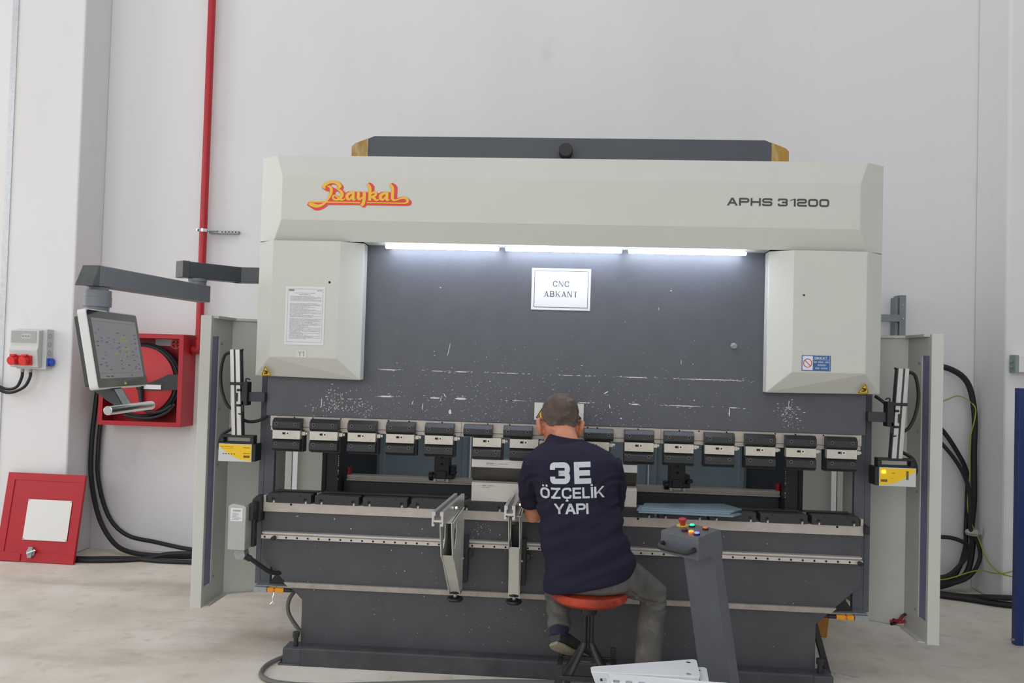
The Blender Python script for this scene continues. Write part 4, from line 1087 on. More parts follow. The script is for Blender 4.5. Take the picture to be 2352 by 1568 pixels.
mb = MB(); mb.ring((-3.055,2.06,1.67), (-3.055,2.045,1.67), .042, .030, n=20); mb.box(-3.09,-3.02,2.048,2.056,1.664,1.676); mb.box(-3.061,-3.049,2.048,2.056,1.635,1.705); mb.cyl((-3.055,2.05,1.67), (-2.985,2.12,1.67), .010, n=10)
bw(mb, 'valve_wheel', mat('valve_red', (150, 24, 34), .4), fc, bevel=.002)
mb = MB(); mb.cyl((-3.03,2.12,1.60), (-3.03,2.12,1.52), .018, n=12); mb.cyl((-3.03,2.12,1.55), (-3.03,2.06,1.50), .016, n=12); bw(mb, 'brass_coupling', CHROME, fc)
# supply pipe
rp = thing('fire_pipe', 'red fire main pipe running up the white wall to the ceiling', 'pipe', (-2.905, 2.13, 1.64))
mb = MB(); mb.cyl((-2.905,2.13,1.68), (-2.905,2.13,7.4), .030, n=20); bw(mb, 'riser', REDP, rp, smooth=True)
mb = MB(); mb.tube([(-2.905,2.13,1.69),(-2.905,2.13,1.645),(-2.915,2.13,1.63),(-2.955,2.13,1.625)], .036, n=14); mb.cyl((-2.905,2.13,1.68), (-2.905,2.13,1.71), .038, n=16); bw(mb, 'elbow', REDP, rp, smooth=True)
mb = MB(); mb.ring((-2.905,2.13,2.575), (-2.905,2.13,2.60), .036, .030, n=20); mb.box(-2.945,-2.938,2.09,2.16,2.578,2.597); bw(mb, 'pipe_clip', CHROME, rp)
mb = MB(); mb.box(-2.87, -2.63, 2.155, 2.20, 2.572, 2.594); mb.cyl((-2.87,2.13,2.587), (-2.80,2.15,2.587), .007, n=8); cl = bw(mb, 'wall_bracket', GALV, rp, bevel=.001)
mb = MB()
for k in range(5): mb.cyl((-2.76+k*.028,2.1545,2.583), (-2.76+k*.028,2.153,2.583), .005, n=8)
mb.build('bracket_hole', HOLE, cl)
# cabinet door leaning on the pillar
dr = thing('cabinet_door', 'red hose cabinet door with a white plate leaning against the pillar', 'cabinet door', (-3.905, 1.675, 0), -.037)
dr.rotation_euler = (-.17, 0, -.037)
hw, hh = .3135, .66
mb = MB(); mb.box(-hw, hw, .006, .026, .004, hh); dp = mb.build('door_sheet', REDP, dr, bevel=.002)
for nm, a in (('door_rail', (-hw,hw,.004,.07)), ('door_rail', (-hw,hw,hh-.055,hh)), ('door_stile', (-hw,-hw+.06,.07,hh-.055)), ('door_stile', (hw-.07,hw,.07,hh-.055))):
    mb = MB(); mb.box(a[0], a[1], 0, .0058, a[2], a[3]); mb.build(nm, REDP, dr, bevel=.0015)
mb = MB(); mb.box(-.115, .238, -.004, -.0005, .165, .465); wp = mb.build('white_plate', WHITEP, dr)
mb = MB()
for x in (-.108, .231):
    for z in (.172, .458): mb.cyl((x,-.004,z), (x,-.0065,z), .005, n=8)
mb.build('plate_rivets', GALV, wp)
mb = MB(); mb.cyl((-.03,-.001,.075), (-.03,-.012,.075), .034, n=20); mb.box(-.047,-.013,-.02,-.008,.035,.115); lt = mb.build('latch', GALV, dr, bevel=.002)
mb = MB(); mb.beam((-.045,-.024,.066), (.02,-.024,.094), .012, .016, up=(0,1,0)); mb.build('latch_lever', CHROME, lt, bevel=.002)
mb = MB(); mb.box(-hw+.02, -.11, -.008, -.0005, .006, .06); mb.build('door_tab', REDP, dr, bevel=.002)
# socket box on the pillar
sb = thing('socket_box', 'grey industrial power box with two red sockets on the pillar', 'socket box', (-4.07, 1.84, 1.44))
SBG = mat('box_grey', (200, 202, 202), .45)
mb = MB(); mb.prism([(1.8395,1.445),(1.8395,1.752),(1.76,1.752),(1.76,1.445)], 'x', -4.165, -3.93); mb.prism([(1.7595,1.455),(1.7595,1.745),(1.715,1.738),(1.715,1.62),(1.70,1.59),(1.72,1.46)], 'x', -4.19, -3.965)
bx_ = bw(mb, 'box_body', SBG, sb, bevel=.004)
mb = MB(); mb.box(-4.185, -3.985, 1.709, 1.714, 1.645, 1.735); wn = bw(mb, 'clear_lid', mat('smoked_clear', (196, 200, 200), .1, alpha=.45), sb, bevel=.002)
mb = MB(); mb.box(-4.10, -4.03, 1.7125, 1.7148, 1.675, 1.715); bw(mb, 'breaker', WHITEP, sb)
mb = MB()
for k in range(3): mb.box(-4.094+k*.021, -4.082+k*.021, 1.7105, 1.7124, 1.688, 1.70)
bw(mb, 'breaker_switch', INK, sb)
SRED = mat('socket_red', (214, 40, 36), .4)
for x in (-4.135, -4.045):
    mb = MB(); mb.box(x-.03, x+.04, 1.694, 1.7085, 1.475, 1.548); mb.cyl((x,1.694,1.512), (x-.005,1.655,1.505), .034, n=20); mb.box(x-.02,x+.02,1.66,1.69,1.54,1.556); s_ = bw(mb, 'power_socket', SRED, sb, bevel=.002)
mb = MB(); mb.cyl((-3.93,1.80,1.50), (-3.90,1.80,1.50), .028, n=16); mb.box(-3.93,-3.918,1.765,1.835,1.47,1.53); bw(mb, 'blue_socket', mat('socket_blue', (36, 80, 190), .4), sb, bevel=.002)
for k in range(3):
    mb = MB(); mb.ring((-3.9295,1.795,1.70-k*.065), (-3.9275,1.795,1.70-k*.065), .018, .016, n=18); bw(mb, 'knockout', GREYP, sb)
for x in (-4.125, -4.06):
    mb = MB(); mb.cyl((x,1.775,1.445), (x,1.775,1.42), .014, n=12); bw(mb, 'cable_gland', GREYP, sb, bevel=.002)
mb = MB(); mb.tube([(-4.125,1.775,1.42),(-4.128,1.775,1.38),(-4.16,1.775,1.31),(-4.22,1.775,1.285),(-4.30,1.78,1.30),(-4.40,1.80,1.36)], .0115, n=8); tag(mb.build('power_lead', RUBBER, smooth=True), 'black lead from the left gland of the grey socket box', 'cable', 'leads under the socket box')
mb = MB(); mb.tube([(-4.06,1.775,1.42),(-4.063,1.775,1.38),(-4.10,1.765,1.305),(-4.20,1.75,1.26),(-4.30,1.75,1.285),(-4.40,1.77,1.34)], .0115, n=8); tag(mb.build('power_lead', RUBBER, smooth=True), 'black lead from the right gland of the grey socket box', 'cable', 'leads under the socket box')

# cables on the left: down the corner and along the floor
def cable(pts, r, name, label, group, m_=RUBBER, n=8):
    q = MB(); q.tube(pts, r, n=n, smooth=5)
    return tag(q.build(name, m_, smooth=True), label, 'cable', group)
GL, GR = 'cables in the left wall corner', 'cables looped on the right wall'
cable([(-3.73,2.14,1.36),(-3.745,2.13,1.1),(-3.755,2.12,.85),(-3.745,2.12,.57),(-3.66,2.1,.28),(-3.52,2.06,.10),(-3.35,2.0,.035),(-3.1,1.98,.02),(-2.7,2.02,.02)], .019, 'floor_cable', 'black cable hanging outermost in the corner behind the control panel', GL)
cable([(-3.69,2.15,1.36),(-3.70,2.15,1.1),(-3.715,2.15,.85),(-3.705,2.15,.57),(-3.61,2.15,.28),(-3.45,2.15,.13),(-3.2,2.14,.085),(-2.95,2.12,.05),(-2.7,2.12,.03)], .017, 'floor_cable', 'black cable hanging nearest the wall, running out above the others', GL)
cable([(-3.95,1.78,.018),(-3.6,1.745,.018),(-3.45,1.76,.018),(-3.30,1.80,.018),(-3.15,1.87,.018),(-2.98,1.93,.05),(-2.7,1.95,.06)], .018, 'floor_cable', 'black floor cable coming out from under the red door, front one', GL)
cable([(-3.70,1.80,.018),(-3.56,1.80,.018),(-3.40,1.84,.018),(-3.22,1.86,.018),(-3.0,1.83,.018),(-2.7,1.84,.018)], .017, 'floor_cable', 'black floor cable coming out from under the red door, rear one', GL)
# cables on the right
cable([(2.6,2.13,1.60),(2.76,2.12,1.655),(2.90,2.11,1.65),(3.03,2.10,1.55),(3.085,2.10,1.32),(3.085,2.10,1.0),(3.09,2.10,.67),(3.075,2.10,.46),(3.08,2.09,.33),(3.03,2.08,.13),(2.85,2.07,.035),(2.6,2.07,.02)], .022, 'black_cable', 'thickest black cable arching over the right guard and down', GR)
cable([(2.7,2.15,1.30),(2.856,2.14,1.201),(2.98,2.14,1.03),(3.055,2.14,.87),(3.06,2.14,.68),(3.05,2.13,.46),(3.04,2.12,.30),(2.95,2.10,.10),(2.75,2.09,.03)], .017, 'black_cable', 'upper of the two slanting black cables right of the guard', GR)
cable([(2.7,2.10,1.22),(2.87,2.08,1.06),(2.99,2.06,.88),(3.04,2.05,.70),(3.045,2.05,.47),(3.10,2.04,.36),(3.10,2.03,.24),(3.0,2.03,.10),(2.75,2.04,.03)], .015, 'black_cable', 'lower of the two slanting black cables right of the guard', GR)
cable([(2.7,2.0,.405),(2.88,2.0,.409),(3.01,2.01,.36),(3.02,2.02,.31),(2.97,2.02,.22),(2.86,2.0,.13),(2.72,2.0,.11)], .015, 'black_cable', 'small black cable loop low beside the right guard', GR)
cable([(2.6,1.92,.022),(2.9,1.80,.022),(3.1,1.695,.022),(3.35,1.66,.022),(3.6,1.64,.022)], .021, 'black_cable', 'front black cable lying along the floor at the right pillar', GR)
cable([(2.6,1.99,.022),(2.9,1.86,.022),(3.05,1.705,.064),(3.3,1.695,.066),(3.6,1.69,.062)], .02, 'black_cable', 'rear black cable lying along the floor at the right pillar', GR)
GYW = mat('earth_wire', (150, 160, 60), .5)
cable([(2.78,2.17,1.36),(2.90,2.165,1.41),(3.0,2.16,1.446),(3.07,2.075,1.38),(3.075,2.07,1.29),(3.04,2.07,1.12),(3.045,2.07,.90),(3.03,2.06,.6),(3.10,2.02,.38),(3.10,1.90,.27),(3.12,1.72,.22),(3.35,1.70,.21),(3.6,1.70,.22)], .0045, 'earth_wire', 'green and yellow earth wire curling over the thick cable', 'earth wires', GYW, 6)
cable([(2.75,1.98,.10),(2.86,1.975,.116),(3.05,1.95,.19),(3.09,1.80,.21),(3.13,1.70,.24),(3.35,1.68,.32),(3.6,1.68,.34)], .0045, 'earth_wire', 'green and yellow earth wire rising to the blue post', 'earth wires', GYW, 6)
mb = MB(); mb.tube([(2.83,2.18,1.50),(2.865,2.17,1.44),(2.87,2.17,1.30),(2.85,2.17,1.1),(2.84,2.17,.9)], .006, n=6); tag(mb.build('grey_lead', mat('grey_pvc', (190, 190, 188), .5), smooth=True), 'thin grey lead hanging on the wall behind the right guard', 'cable')
mb = MB(); mb.lathe((3.075,2.075,.42), [(.045,0),(.055,.02),(.048,.035),(.03,.045)], n=14, axis=(0,0,1)); mb.box(3.09,3.11,2.0,2.02,.44,.49); tag(mb.build('cable_tie', mat('rag_white', (176, 172, 164), .8, var=.2, vscale=40), smooth=True), 'pale rag tied round the cable bundle by the right pillar', 'cable tie')
# strut frame
sf = thing('strut_frame', 'galvanised steel strut frame on the wall behind the right guard', 'strut frame', (2.54, 2.1, 1.1))
mb = MB(); mb.box(2.498, 2.520, 2.10, 2.199, .9, 2.175); mb.box(2.521, 2.567, 2.08, 2.199, .9, 2.192); up = bw(mb, 'upright', mat('strut_zinc', (128, 136, 138), .45, .5, var=.1), sf, bevel=.002)
mb = MB(); mb.box(1.9, 2.52, 2.075, 2.099, 1.99, 2.044); bw(mb, 'crossbar', MATS['strut_zinc'], sf, bevel=.002)
mb = MB(); mb.cyl((2.545,2.08,2.016), (2.545,2.073,2.016), .008, n=8); mb.cyl((2.545,2.08,2.12), (2.545,2.0795,2.12), .006, n=8); bw(mb, 'strut_bolt', GALV, sf)
# blue rack upright, mostly outside the picture
rk = thing('storage_rack', 'dark blue rack upright at the right edge of the picture', 'rack', (2.78, .89, 0))
RB = mat('rack_blue', (22, 50, 108), .4)
mb = MB(); mb.box(2.752, 2.80, .862, .912, .0, 1.535); bw(mb, 'upright', RB, rk, bevel=.003)
mb = MB(); mb.box(2.80, 3.6, .87, .905, .55, .63); bw(mb, 'shelf_beam', RB, rk, bevel=.002)
for z_ in (.63, 1.30):  # unseen boards, added to block light from the floor at lower right
    mb = MB(); mb.box(2.82, 3.6, -1.9, .90, z_, z_+.03); bw(mb, 'shade_board', GALV, rk)
for y_ in (-1.9, -.5):  # unseen posts, added along with the light-blocking boards
    mb = MB(); mb.box(3.55, 3.6, y_, y_+.05, 0, 1.535); bw(mb, 'upright', RB, rk, bevel=.003)
    mb = MB(); mb.box(2.86, 2.91, y_, y_+.05, 0, 1.535); bw(mb, 'upright', RB, rk, bevel=.003)
mb = MB(); mb.cyl((2.752,.88,.03), (2.735,.88,.03), .008, n=8); bw(mb, 'anchor_bolt', GALV, rk)
# junction box on the right pillar
jb = thing('junction_box', 'white junction box with a grey end on the right pillar', 'junction box', (3.3, 1.72, 1.64))
mb = MB(); mb.box(3.17, 3.45, 1.665, 1.739, 1.635, 1.752); bw(mb, 'box_body', WHITEP, jb, bevel=.004)
mb = MB(); mb.box(3.145, 3.1695, 1.66, 1.739, 1.632, 1.755); mb.cyl((3.145,1.70,1.71), (3.13,1.70,1.71), .010, n=8); mb.cyl((3.145,1.70,1.67), (3.13,1.70,1.67), .010, n=8); bw(mb, 'end_plate', mat('box_end', (136, 150, 142), .5), jb, bevel=.002)
# small things on the floor
mb = MB(); mb.tube([(-1.41,.0,.02),(-1.45,-.06,.014),(-1.462,-.145,.013),(-1.435,-.25,.013),(-1.33,-.32,.013),(-1.1,-.325,.013),(-.8,-.262,.013),(-.4,-.18,.013),(.0,-.13,.013),(.3,-.13,.013)], .012, n=8, smooth=6)
tag(mb.build('floor_hose', mat('grey_hose', (104, 104, 102), .55), smooth=True), 'grey hose lying on the floor along the foot of the press', 'hose')
mb = MB(); mb.tube([(-1.32,.20,.42),(-1.40,.19,.34),(-1.45,.18,.27),(-1.45,.17,.20),(-1.40,.16,.13),(-1.33,.15,.06)], .011, n=8, smooth=6)
mb.build('bed_hose', MATS['grey_hose'], PB, smooth=True)
mb = MB(); mb.beam((1.345,.10,.30), (1.425,.10,.02), .03, .03, up=(0,1,0)); mb.build('brace_strut', BLACK, PB, bevel=.002)
mb = MB(); mb.prism([(1.585,.0),(1.645,.0),(1.655,.10),(1.655,.2),(1.58,.2),(1.58,.02)], 'y', .84, .92); tag(mb.build('wood_block', mat('ochre_wood', (178, 122, 48), .6, var=.12), bevel=.006), 'ochre wooden block on the floor behind the right end of the press', 'wood block')
mb = MB(); mb.prism([(1.47,.235),(1.60,.17),(1.61,.20),(1.48,.262)], 'z', 0, .002); tag(mb.build('floor_tape', layered('torn_tape', (206, 206, 202), [((140, 138, 134), 30, .45, .6, .8, (1,1,1))], rough=.7)), 'torn white tape strip on the floor at the right end of the press', 'tape')
pl_ = thing('pliers', 'red handled pliers lying on the foot of the right guard', 'pliers', (1.862, .335, .245))
mb = MB(); mb.tube([(-.035,-.02,.03),(0,.0,.022),(.03,.02,.045)], .009, n=8); mb.tube([(-.04,.015,.012),(0,.0,.014),(.035,.0,.02)], .009, n=8); mb.build('handle', mat('grip_red', (140, 30, 40), .5), pl_, smooth=True)
mb = MB(); mb.tube([(.028,.018,.044),(.045,.022,.052)], .008, n=8, smooth=0); mb.tube([(-.05,-.03,.010),(-.02,-.01,.010)], .008, n=8, smooth=0); mb.build('jaw', BLACK, pl_, smooth=True)

# ================================================================== the operator
def loft(mb, secs, n=20, ex=2.0, side=None):
    """secs: (centre, half_u, half_v); rings perpendicular to the path, u kept near `side`"""
    S = [(Vector(c), a, b) for c, a, b in secs]; N = len(S); vs_ = []
    for i, (c, a, b) in enumerate(S):
        d = (S[min(i+1, N-1)][0]-S[max(i-1, 0)][0]).normalized()
        sv = Vector(side or (1,0,0)); u = (sv-d*sv.dot(d))
        if u.length < .2: u = Vector((0,1,0))-d*d.y
        u.normalize(); w = d.cross(u)
        for k in range(n):
            th = 2*PI*k/n; ct, st_ = math.cos(th), math.sin(th)
            cu = math.copysign(abs(ct)**(2/ex), ct); cv = math.copysign(abs(st_)**(2/ex), st_)
            vs_.append(c+u*a*cu+w*b*cv)
    fs = [(i*n+k, i*n+(k+1) % n, (i+1)*n+(k+1) % n, (i+1)*n+k) for i in range(N-1) for k in range(n)]
    fs += [tuple(range(n-1, -1, -1)), tuple(range((N-1)*n, N*n))]
    mb.add(vs_, fs)
def flat_loft(mb, secs, n=36, ex=2.3, tilt=None):
    """horizontal rings: (z, cx, hx, cy, hy)"""
    vs_ = []
    for z, cx, hx, cy, hy in secs:
        for k in range(n):
            th = 2*PI*k/n; ct, st_ = math.cos(th), math.sin(th)
            x = cx+hx*math.copysign(abs(ct)**(2/ex), ct); y = cy+hy*math.copysign(abs(st_)**(2/ex), st_)
            vs_.append((x, y, z+(tilt(x, z) if tilt else 0)))
    N = len(secs)
    fs = [(i*n+k, i*n+(k+1) % n, (i+1)*n+(k+1) % n, (i+1)*n+k) for i in range(N-1) for k in range(n)]
    fs += [tuple(range(n-1, -1, -1)), tuple(range((N-1)*n, N*n))]
    mb.add(vs_, fs)
def skin_over(mb, name, mats, parent, voxel, smooth=4, disp=None):
    """one continuous surface grown over the overlapping lofts"""
    me = bpy.data.meshes.new(name+'_raw'); me.from_pydata(mb.v, [], mb.f)
    bm = bmesh.new(); bm.from_mesh(me); bmesh.ops.recalc_face_normals(bm, faces=bm.faces[:]); bm.to_mesh(me); bm.free()
    o = bpy.data.objects.new(name+'_raw', me); col.objects.link(o)
    r = o.modifiers.new('r', 'REMESH'); r.mode = 'VOXEL'; r.voxel_size = voxel
    s = o.modifiers.new('s', 'SMOOTH'); s.iterations = smooth; s.factor = .5
    dg = bpy.context.evaluated_depsgraph_get()
    out = bpy.data.meshes.new_from_object(o.evaluated_get(dg))
    bpy.data.objects.remove(o); bpy.data.meshes.remove(me)
    out.name = name; out.materials.clear()
    for m_ in (mats if isinstance(mats, (list, tuple)) else [mats]): out.materials.append(m_)
    if disp:
        nrm = [v.normal.copy() for v in out.vertices]
        for v, n_ in zip(out.vertices, nrm): v.co = v.co+n_*disp(v.co)
    out.polygons.foreach_set('use_smooth', [True]*len(out.polygons))
    ob = bpy.data.objects.new(name, out); col.objects.link(ob)
    if parent: ob.parent = parent
    return ob

SKIN = layered('skin', (196, 132, 104), [((176, 100, 78), 14, .45, .7, .6, (1,1,1)), ((206, 150, 124), 30, .5, .7, .4, (1,1,1))], rough=.5, bump=.05, bscale=200)
HAIR = layered('buzzed_hair', (92, 78, 70), [((62, 54, 52), 22, .45, .65, .8, (1,1,1)), ((128, 116, 108), 34, .55, .7, .7, (1,1,1))], rough=.8, bump=.35, bscale=420)
SHIRT = mat('navy_shirt', (36, 34, 52), .85, var=.10, vscale=10, bump=.10, bscale=500, spec=.2)
JEANS = layered('grey_denim', (100, 98, 95), [((74, 73, 71), 7, .45, .7, .7, (1,1,1)), ((138, 134, 128), 5, .55, .72, .7, (1,1,1))], rough=.9, bump=.2, bscale=400, spec=.2)
SHOE = mat('dark_shoe', (46, 44, 44), .6, var=.2, vscale=20)
SOLE = mat('shoe_sole', (146, 140, 118), .85, var=.15, vscale=90, bump=.6, bscale=220)

Hm = Matrix.Translation((.008,-.305,1.312)) @ Matrix.Rotation(.16, 4, 'Z') @ Matrix.Rotation(-.34, 4, 'X') @ Matrix.Rotation(.03, 4, 'Y') @ Matrix.Diagonal((1.15, 1.10, 1.20, 1.0))
pr_c = Vector((.165, -.47, .6))
# ---- body: head, neck, trunk, arms, hands, legs in one surface
B = MB()
hs = [(-.118,.058,.024,.026),(-.104,.050,.042,.046),(-.075,.034,.058,.072),(-.035,.016,.067,.088),(.01,.006,.074,.096),(.05,.0,.0775,.099),(.08,-.004,.070,.090),(.104,-.006,.052,.068),(.120,-.008,.022,.030)]
h0 = MB(); flat_loft(h0, [(z, 0, hx, cy, hy) for z, cy, hx, hy in hs], n=28, ex=2.1)
loft(h0, [((0,.100,.012),.007,.010),((0,.112,-.015),.012,.012),((0,.110,-.028),.014,.010),((0,.096,-.034),.010,.006)], n=10)          # nose
loft(h0, [((-.035,.093,.034),.006,.008),((0,.102,.036),.008,.008),((.035,.093,.034),.006,.008)], n=8, side=(0,0,1))                    # brow
loft(h0, [((-.024,.088,-.058),.004,.006),((0,.098,-.058),.007,.008),((.024,.088,-.058),.004,.006)], n=8, side=(0,0,1))                 # lips
for sx in (-1, 1):                                                                                                                     # ears
    loft(h0, [((sx*.072,.012,-.046),.006,.008),((sx*.082,.004,-.040),.010,.016),((sx*.089,-.008,-.014),.012,.022),((sx*.094,-.014,.006),.010,.019),((sx*.084,-.004,.020),.005,.009)], n=10)
xf(h0, Hm); B.add(h0.v, h0.f)
hb = Hm @ Vector((0,-.028,-.055))
loft(B, [((.040,-.385,1.19),.078,.072),((.034,-.375,1.235),.066,.064),((.024,-.352,1.275),.063,.063),(hb, .062,.066)], n=20)
flat_loft(B, [(.588,.16,.17,-.47,.11),(.70,.155,.175,-.47,.11),(.85,.118,.17,-.46,.105),(1.0,.095,.175,-.445,.105),(1.12,.078,.17,-.43,.095),(1.18,.066,.12,-.41,.08),(1.22,.05,.075,-.39,.07)])
ARMS = {-1: [(-.100,-.41,1.13),(-.122,-.36,1.03),(-.118,-.315,.95),(-.108,-.285,.868),(-.082,-.225,.90),(-.048,-.152,.955)],
        1: [(.245,-.41,1.13),(.272,-.36,1.03),(.268,-.315,.95),(.262,-.285,.872),(.240,-.225,.90),(.208,-.152,.955)]}
for sx, pts in ARMS.items():
    loft(B, [(p, r, r) for p, r in zip(pts, (.052,.050,.046,.043,.041,.027))], n=16)
    wv = Vector(pts[-1]); fd = Vector((.35 if sx < 0 else -.30, .93, .05)).normalized()
    sd = Vector((fd.y, -fd.x, 0))*(1 if sx < 0 else -1)      # towards the thumb side (inwards)
    dn = Vector((0,0,-1))
    pc = wv+fd*.055
    loft(B, [(wv-fd*.01,.025,.020),(wv+fd*.02,.034,.017),(wv+fd*.06,.042,.015),(wv+fd*.088,.041,.012)], n=14, side=sd)
    for k, (o_, L) in enumerate(((.030,.068),(.010,.078),(-.011,.072),(-.031,.056))):
        b0 = wv+fd*.082+sd*o_
        loft(B, [(b0-fd*.01,.0095,.0095),(b0+fd*L*.45+dn*-.004,.0088,.0088),(b0+fd*L*.78+dn*.006,.0082,.0082),(b0+fd*L+dn*.018,.0068,.0068)], n=10, side=sd)
    tb = wv+fd*.025+sd*.030
    loft(B, [(tb,.013,.012),(tb+sd*.022+fd*.022,.0115,.011),(tb+sd*.034+fd*.050+dn*.004,.010,.009),(tb+sd*.036+fd*.068+dn*.010,.007,.007)], n=10, side=fd)
LEGS = {-1: [((.10,-.47,.625),.078),((.055,-.32,.60),.074),((.012,-.145,.555),.058),((.018,-.20,.47),.052),((.028,-.28,.39),.045),((.034,-.335,.325),.036)],
        1: [((.25,-.47,.635),.078),((.36,-.41,.61),.074),((.472,-.315,.525),.054),((.465,-.35,.42),.048),((.446,-.40,.27),.046),((.432,-.44,.10),.036)]}
for sx, pts in LEGS.items():
    loft(B, [(p, r, r) for p, r in pts], n=18)
loft(B, [((.016,-.365,.315),.030,.032),((.05,-.33,.285),.034,.028),((.12,-.265,.235),.036,.020),((.15,-.235,.210),.022,.012)], n=14)
loft(B, [((.430,-.47,.07),.036,.042),((.425,-.40,.052),.040,.034),((.418,-.30,.035),.040,.022),((.415,-.255,.03),.026,.014)], n=14)
person = skin_over(B, 'person', SKIN, None, .0055, 3)
tag(person, 'man seated on the orange stool, back turned, dark polo shirt and grey jeans', 'person')

# ---- hair: the closely cropped cap, lifted off the scalp
inv = Hm.inverted()
src = person.data; keep = []
for p in src.polygons:
    c = inv @ p.center
    if (c.length > .155): continue
    back = max(0, min(1, (-c.y+.03)/.08))
    lim = .052*(1-back)+(-.026+.30*max(0, abs(c.x)-.045))*back+.006*noise.noise(p.center*60)
    if c.z > lim and not (abs(c.x) > .0765 and c.z < .035): keep.append(p)
idx = {}; hv = []; hf = []
for p in keep:
    f_ = []
    for i in p.vertices:
        if i not in idx:
            idx[i] = len(hv); v = src.vertices[i]; hv.append(tuple(v.co+v.normal*(.0022+.0008*noise.noise(v.co*300))))
        f_.append(idx[i])
    hf.append(tuple(f_))
mb = MB(); mb.add(hv, hf); hair = mb.build('hair', HAIR, person, smooth=False); hair.data.polygons.foreach_set('use_smooth', [True]*len(hair.data.polygons))
hair['label'] = 'closely cropped greying hair'
for sx in (-1, 1):
    mb = MB(); c = Hm @ Vector((sx*.031,.089,.010)); mb.lathe(c-Vector((0,0,.011)), [(.001,0),(.008,.003),(.011,.011),(.008,.019),(.001,.022)], n=14); e = mb.build('eye', mat('eye_white', (225, 222, 216), .2), person, smooth=True)
    mb = MB(); nrm = (Hm.to_3x3() @ Vector((0,1,0))); mb.cyl(c+nrm*.0100, c+nrm*.0116, .0048, n=12); mb.build('iris', INK, e)

# ---- shirt
T = MB()
hem_tilt = lambda x, z: .045*((x-.155)/.2)*max(0, min(1, (.80-z)/.15))
flat_loft(T, [(.600,.155,.196,-.478,.136),(.620,.157,.205,-.478,.142),(.68,.158,.206,-.477,.143),(.76,.146,.204,-.47,.138),(.85,.120,.194,-.465,.128),(.95,.104,.192,-.455,.126),(1.04,.090,.196,-.445,.126),(1.12,.078,.205,-.43,.118),(1.160,.073,.212,-.42,.108),(1.195,.066,.182,-.405,.096),(1.222,.054,.135,-.39,.086),(1.236,.044,.098,-.38,.078),(1.244,.041,.084,-.376,.075)], n=48, tilt=hem_tilt)
for sx, pts in ARMS.items():
    s0 = Vector((.075+sx*.10,-.42,1.125)); a = [Vector(p) for p in pts]
    loft(T, [(s0,.072,.066),(a[0]+Vector((sx*.002,0,-.006)),.069,.066),(a[1]+Vector((sx*-.002,0,0)),.064,.064),(a[2]+Vector((0,0,.01)),.063,.064),(a[2].lerp(a[3],.30),.064,.065),(a[2].lerp(a[3],.34),.058,.059)], n=22)
def folds(p):
    s = p.z*.90-p.x*.42; t = p.x*.90+p.z*.42
    k = max(0, min(1, (1.10-p.z)/.25)); k2 = max(0, min(1, (p.z-.60)/.06))
    d = .018*k*k2*(noise.noise(Vector((s*17, t*3.2, p.y*3)))+.5*noise.noise(Vector((s*34+3, t*5, p.y*4))))
    d += .003*noise.noise(Vector((p.x*9, p.y*9, p.z*9)))
    for cx, cz, sg in ((.262, 1.02, 1), (-.082, 1.02, -1)):     # creases round the armholes
        r = math.hypot(p.x-cx, (p.z-cz)); d += .0055*math.exp(-((r-.06)/.03)**2)*math.sin(r*170)*(1 if p.y < -.42 else 0)
    return d
shirt = skin_over(T, 'shirt', SHIRT, person, .0065, 9, folds)
shirt['label'] = 'dark navy polo shirt with white lettering'
mb = MB(); K = MB(); n = 40; prof = [(0,.082,.076,1.230),(1,.080,.074,1.256),(2,.073,.067,1.260),(3,.072,.066,1.234)]
vs_ = []
for i, ax, ay, z in prof:
    for k in range(n):
        a = 2*PI*k/n; vs_.append((.040+ax*math.cos(a)*1.0, -.374+ay*math.sin(a), z-.018*max(0, math.sin(a))-.010*math.cos(a)))
K.add(vs_, [(i*n+k, i*n+(k+1) % n, ((i+1) % 4)*n+(k+1) % n, ((i+1) % 4)*n+k) for i in range(4) for k in range(n)])
vs2 = []
for ax, ay, z in ((.083,.077,1.256),(.096,.089,1.232),(.106,.100,1.214),(.104,.098,1.212),(.080,.075,1.246)):
    for k in range(n):
        a = 2*PI*k/n; vs2.append((.040+ax*math.cos(a), -.374+ay*math.sin(a), z-.018*max(0, math.sin(a))-.010*math.cos(a)))
K.add(vs2, [(i*n+k, i*n+(k+1) % n, ((i+1) % 5)*n+(k+1) % n, ((i+1) % 5)*n+k) for i in range(5) for k in range(n)])
K.build('collar', SHIRT, person, smooth=True)
# lettering printed on the back of the shirt
bvh = BVHTree.FromPolygons([v.co for v in shirt.data.vertices], [tuple(p.vertices) for p in shirt.data.polygons])
PRINT = mat('white_print', (190, 196, 200), .6)
def back_text(s, x0, z0, w, h, ang, **kw):
    q, tw = text_quads(s, **kw); k_ = .981; X0 = .03+(x0-.03)*k_; Z0 = 1.603+(z0-1.603)*k_
    quads = []
    for quad in q:
        pp = []
        for p in quad:
            px, pz = p[0]/tw*w*k_, p[1]*h*k_
            pp.append((X0+px*math.cos(ang)-pz*math.sin(ang), Z0+px*math.sin(ang)+pz*math.cos(ang)))
        quads.append(tuple(pp))
    o = MB()
    for quad in split_quads(quads, .009):
        pts = []
        for p in quad:
            hit = bvh.ray_cast(Vector((p[0],-1.2,p[1])), Vector((0,1,0)))
            y = hit[0].y if hit[0] else -.5
            pts.append((p[0], y-.0022, p[1]))
        o.add(pts, [(0,1,2,3)])
    return o.build('print_'+('large' if len(s) < 3 else 'line'), PRINT, shirt)
back_text('3E', -.028, 1.048, .188, .096, .055, width=.98, t=.25, r=.24, gap=.20, ws={'E': .82})
back_text('ÖZÇELİK', -.072, .980, .296, .049, .062, width=.86, t=.19, r=.42, gap=.10, ws={'L': .66, 'E': .74, 'Z': .84, 'K': .92})
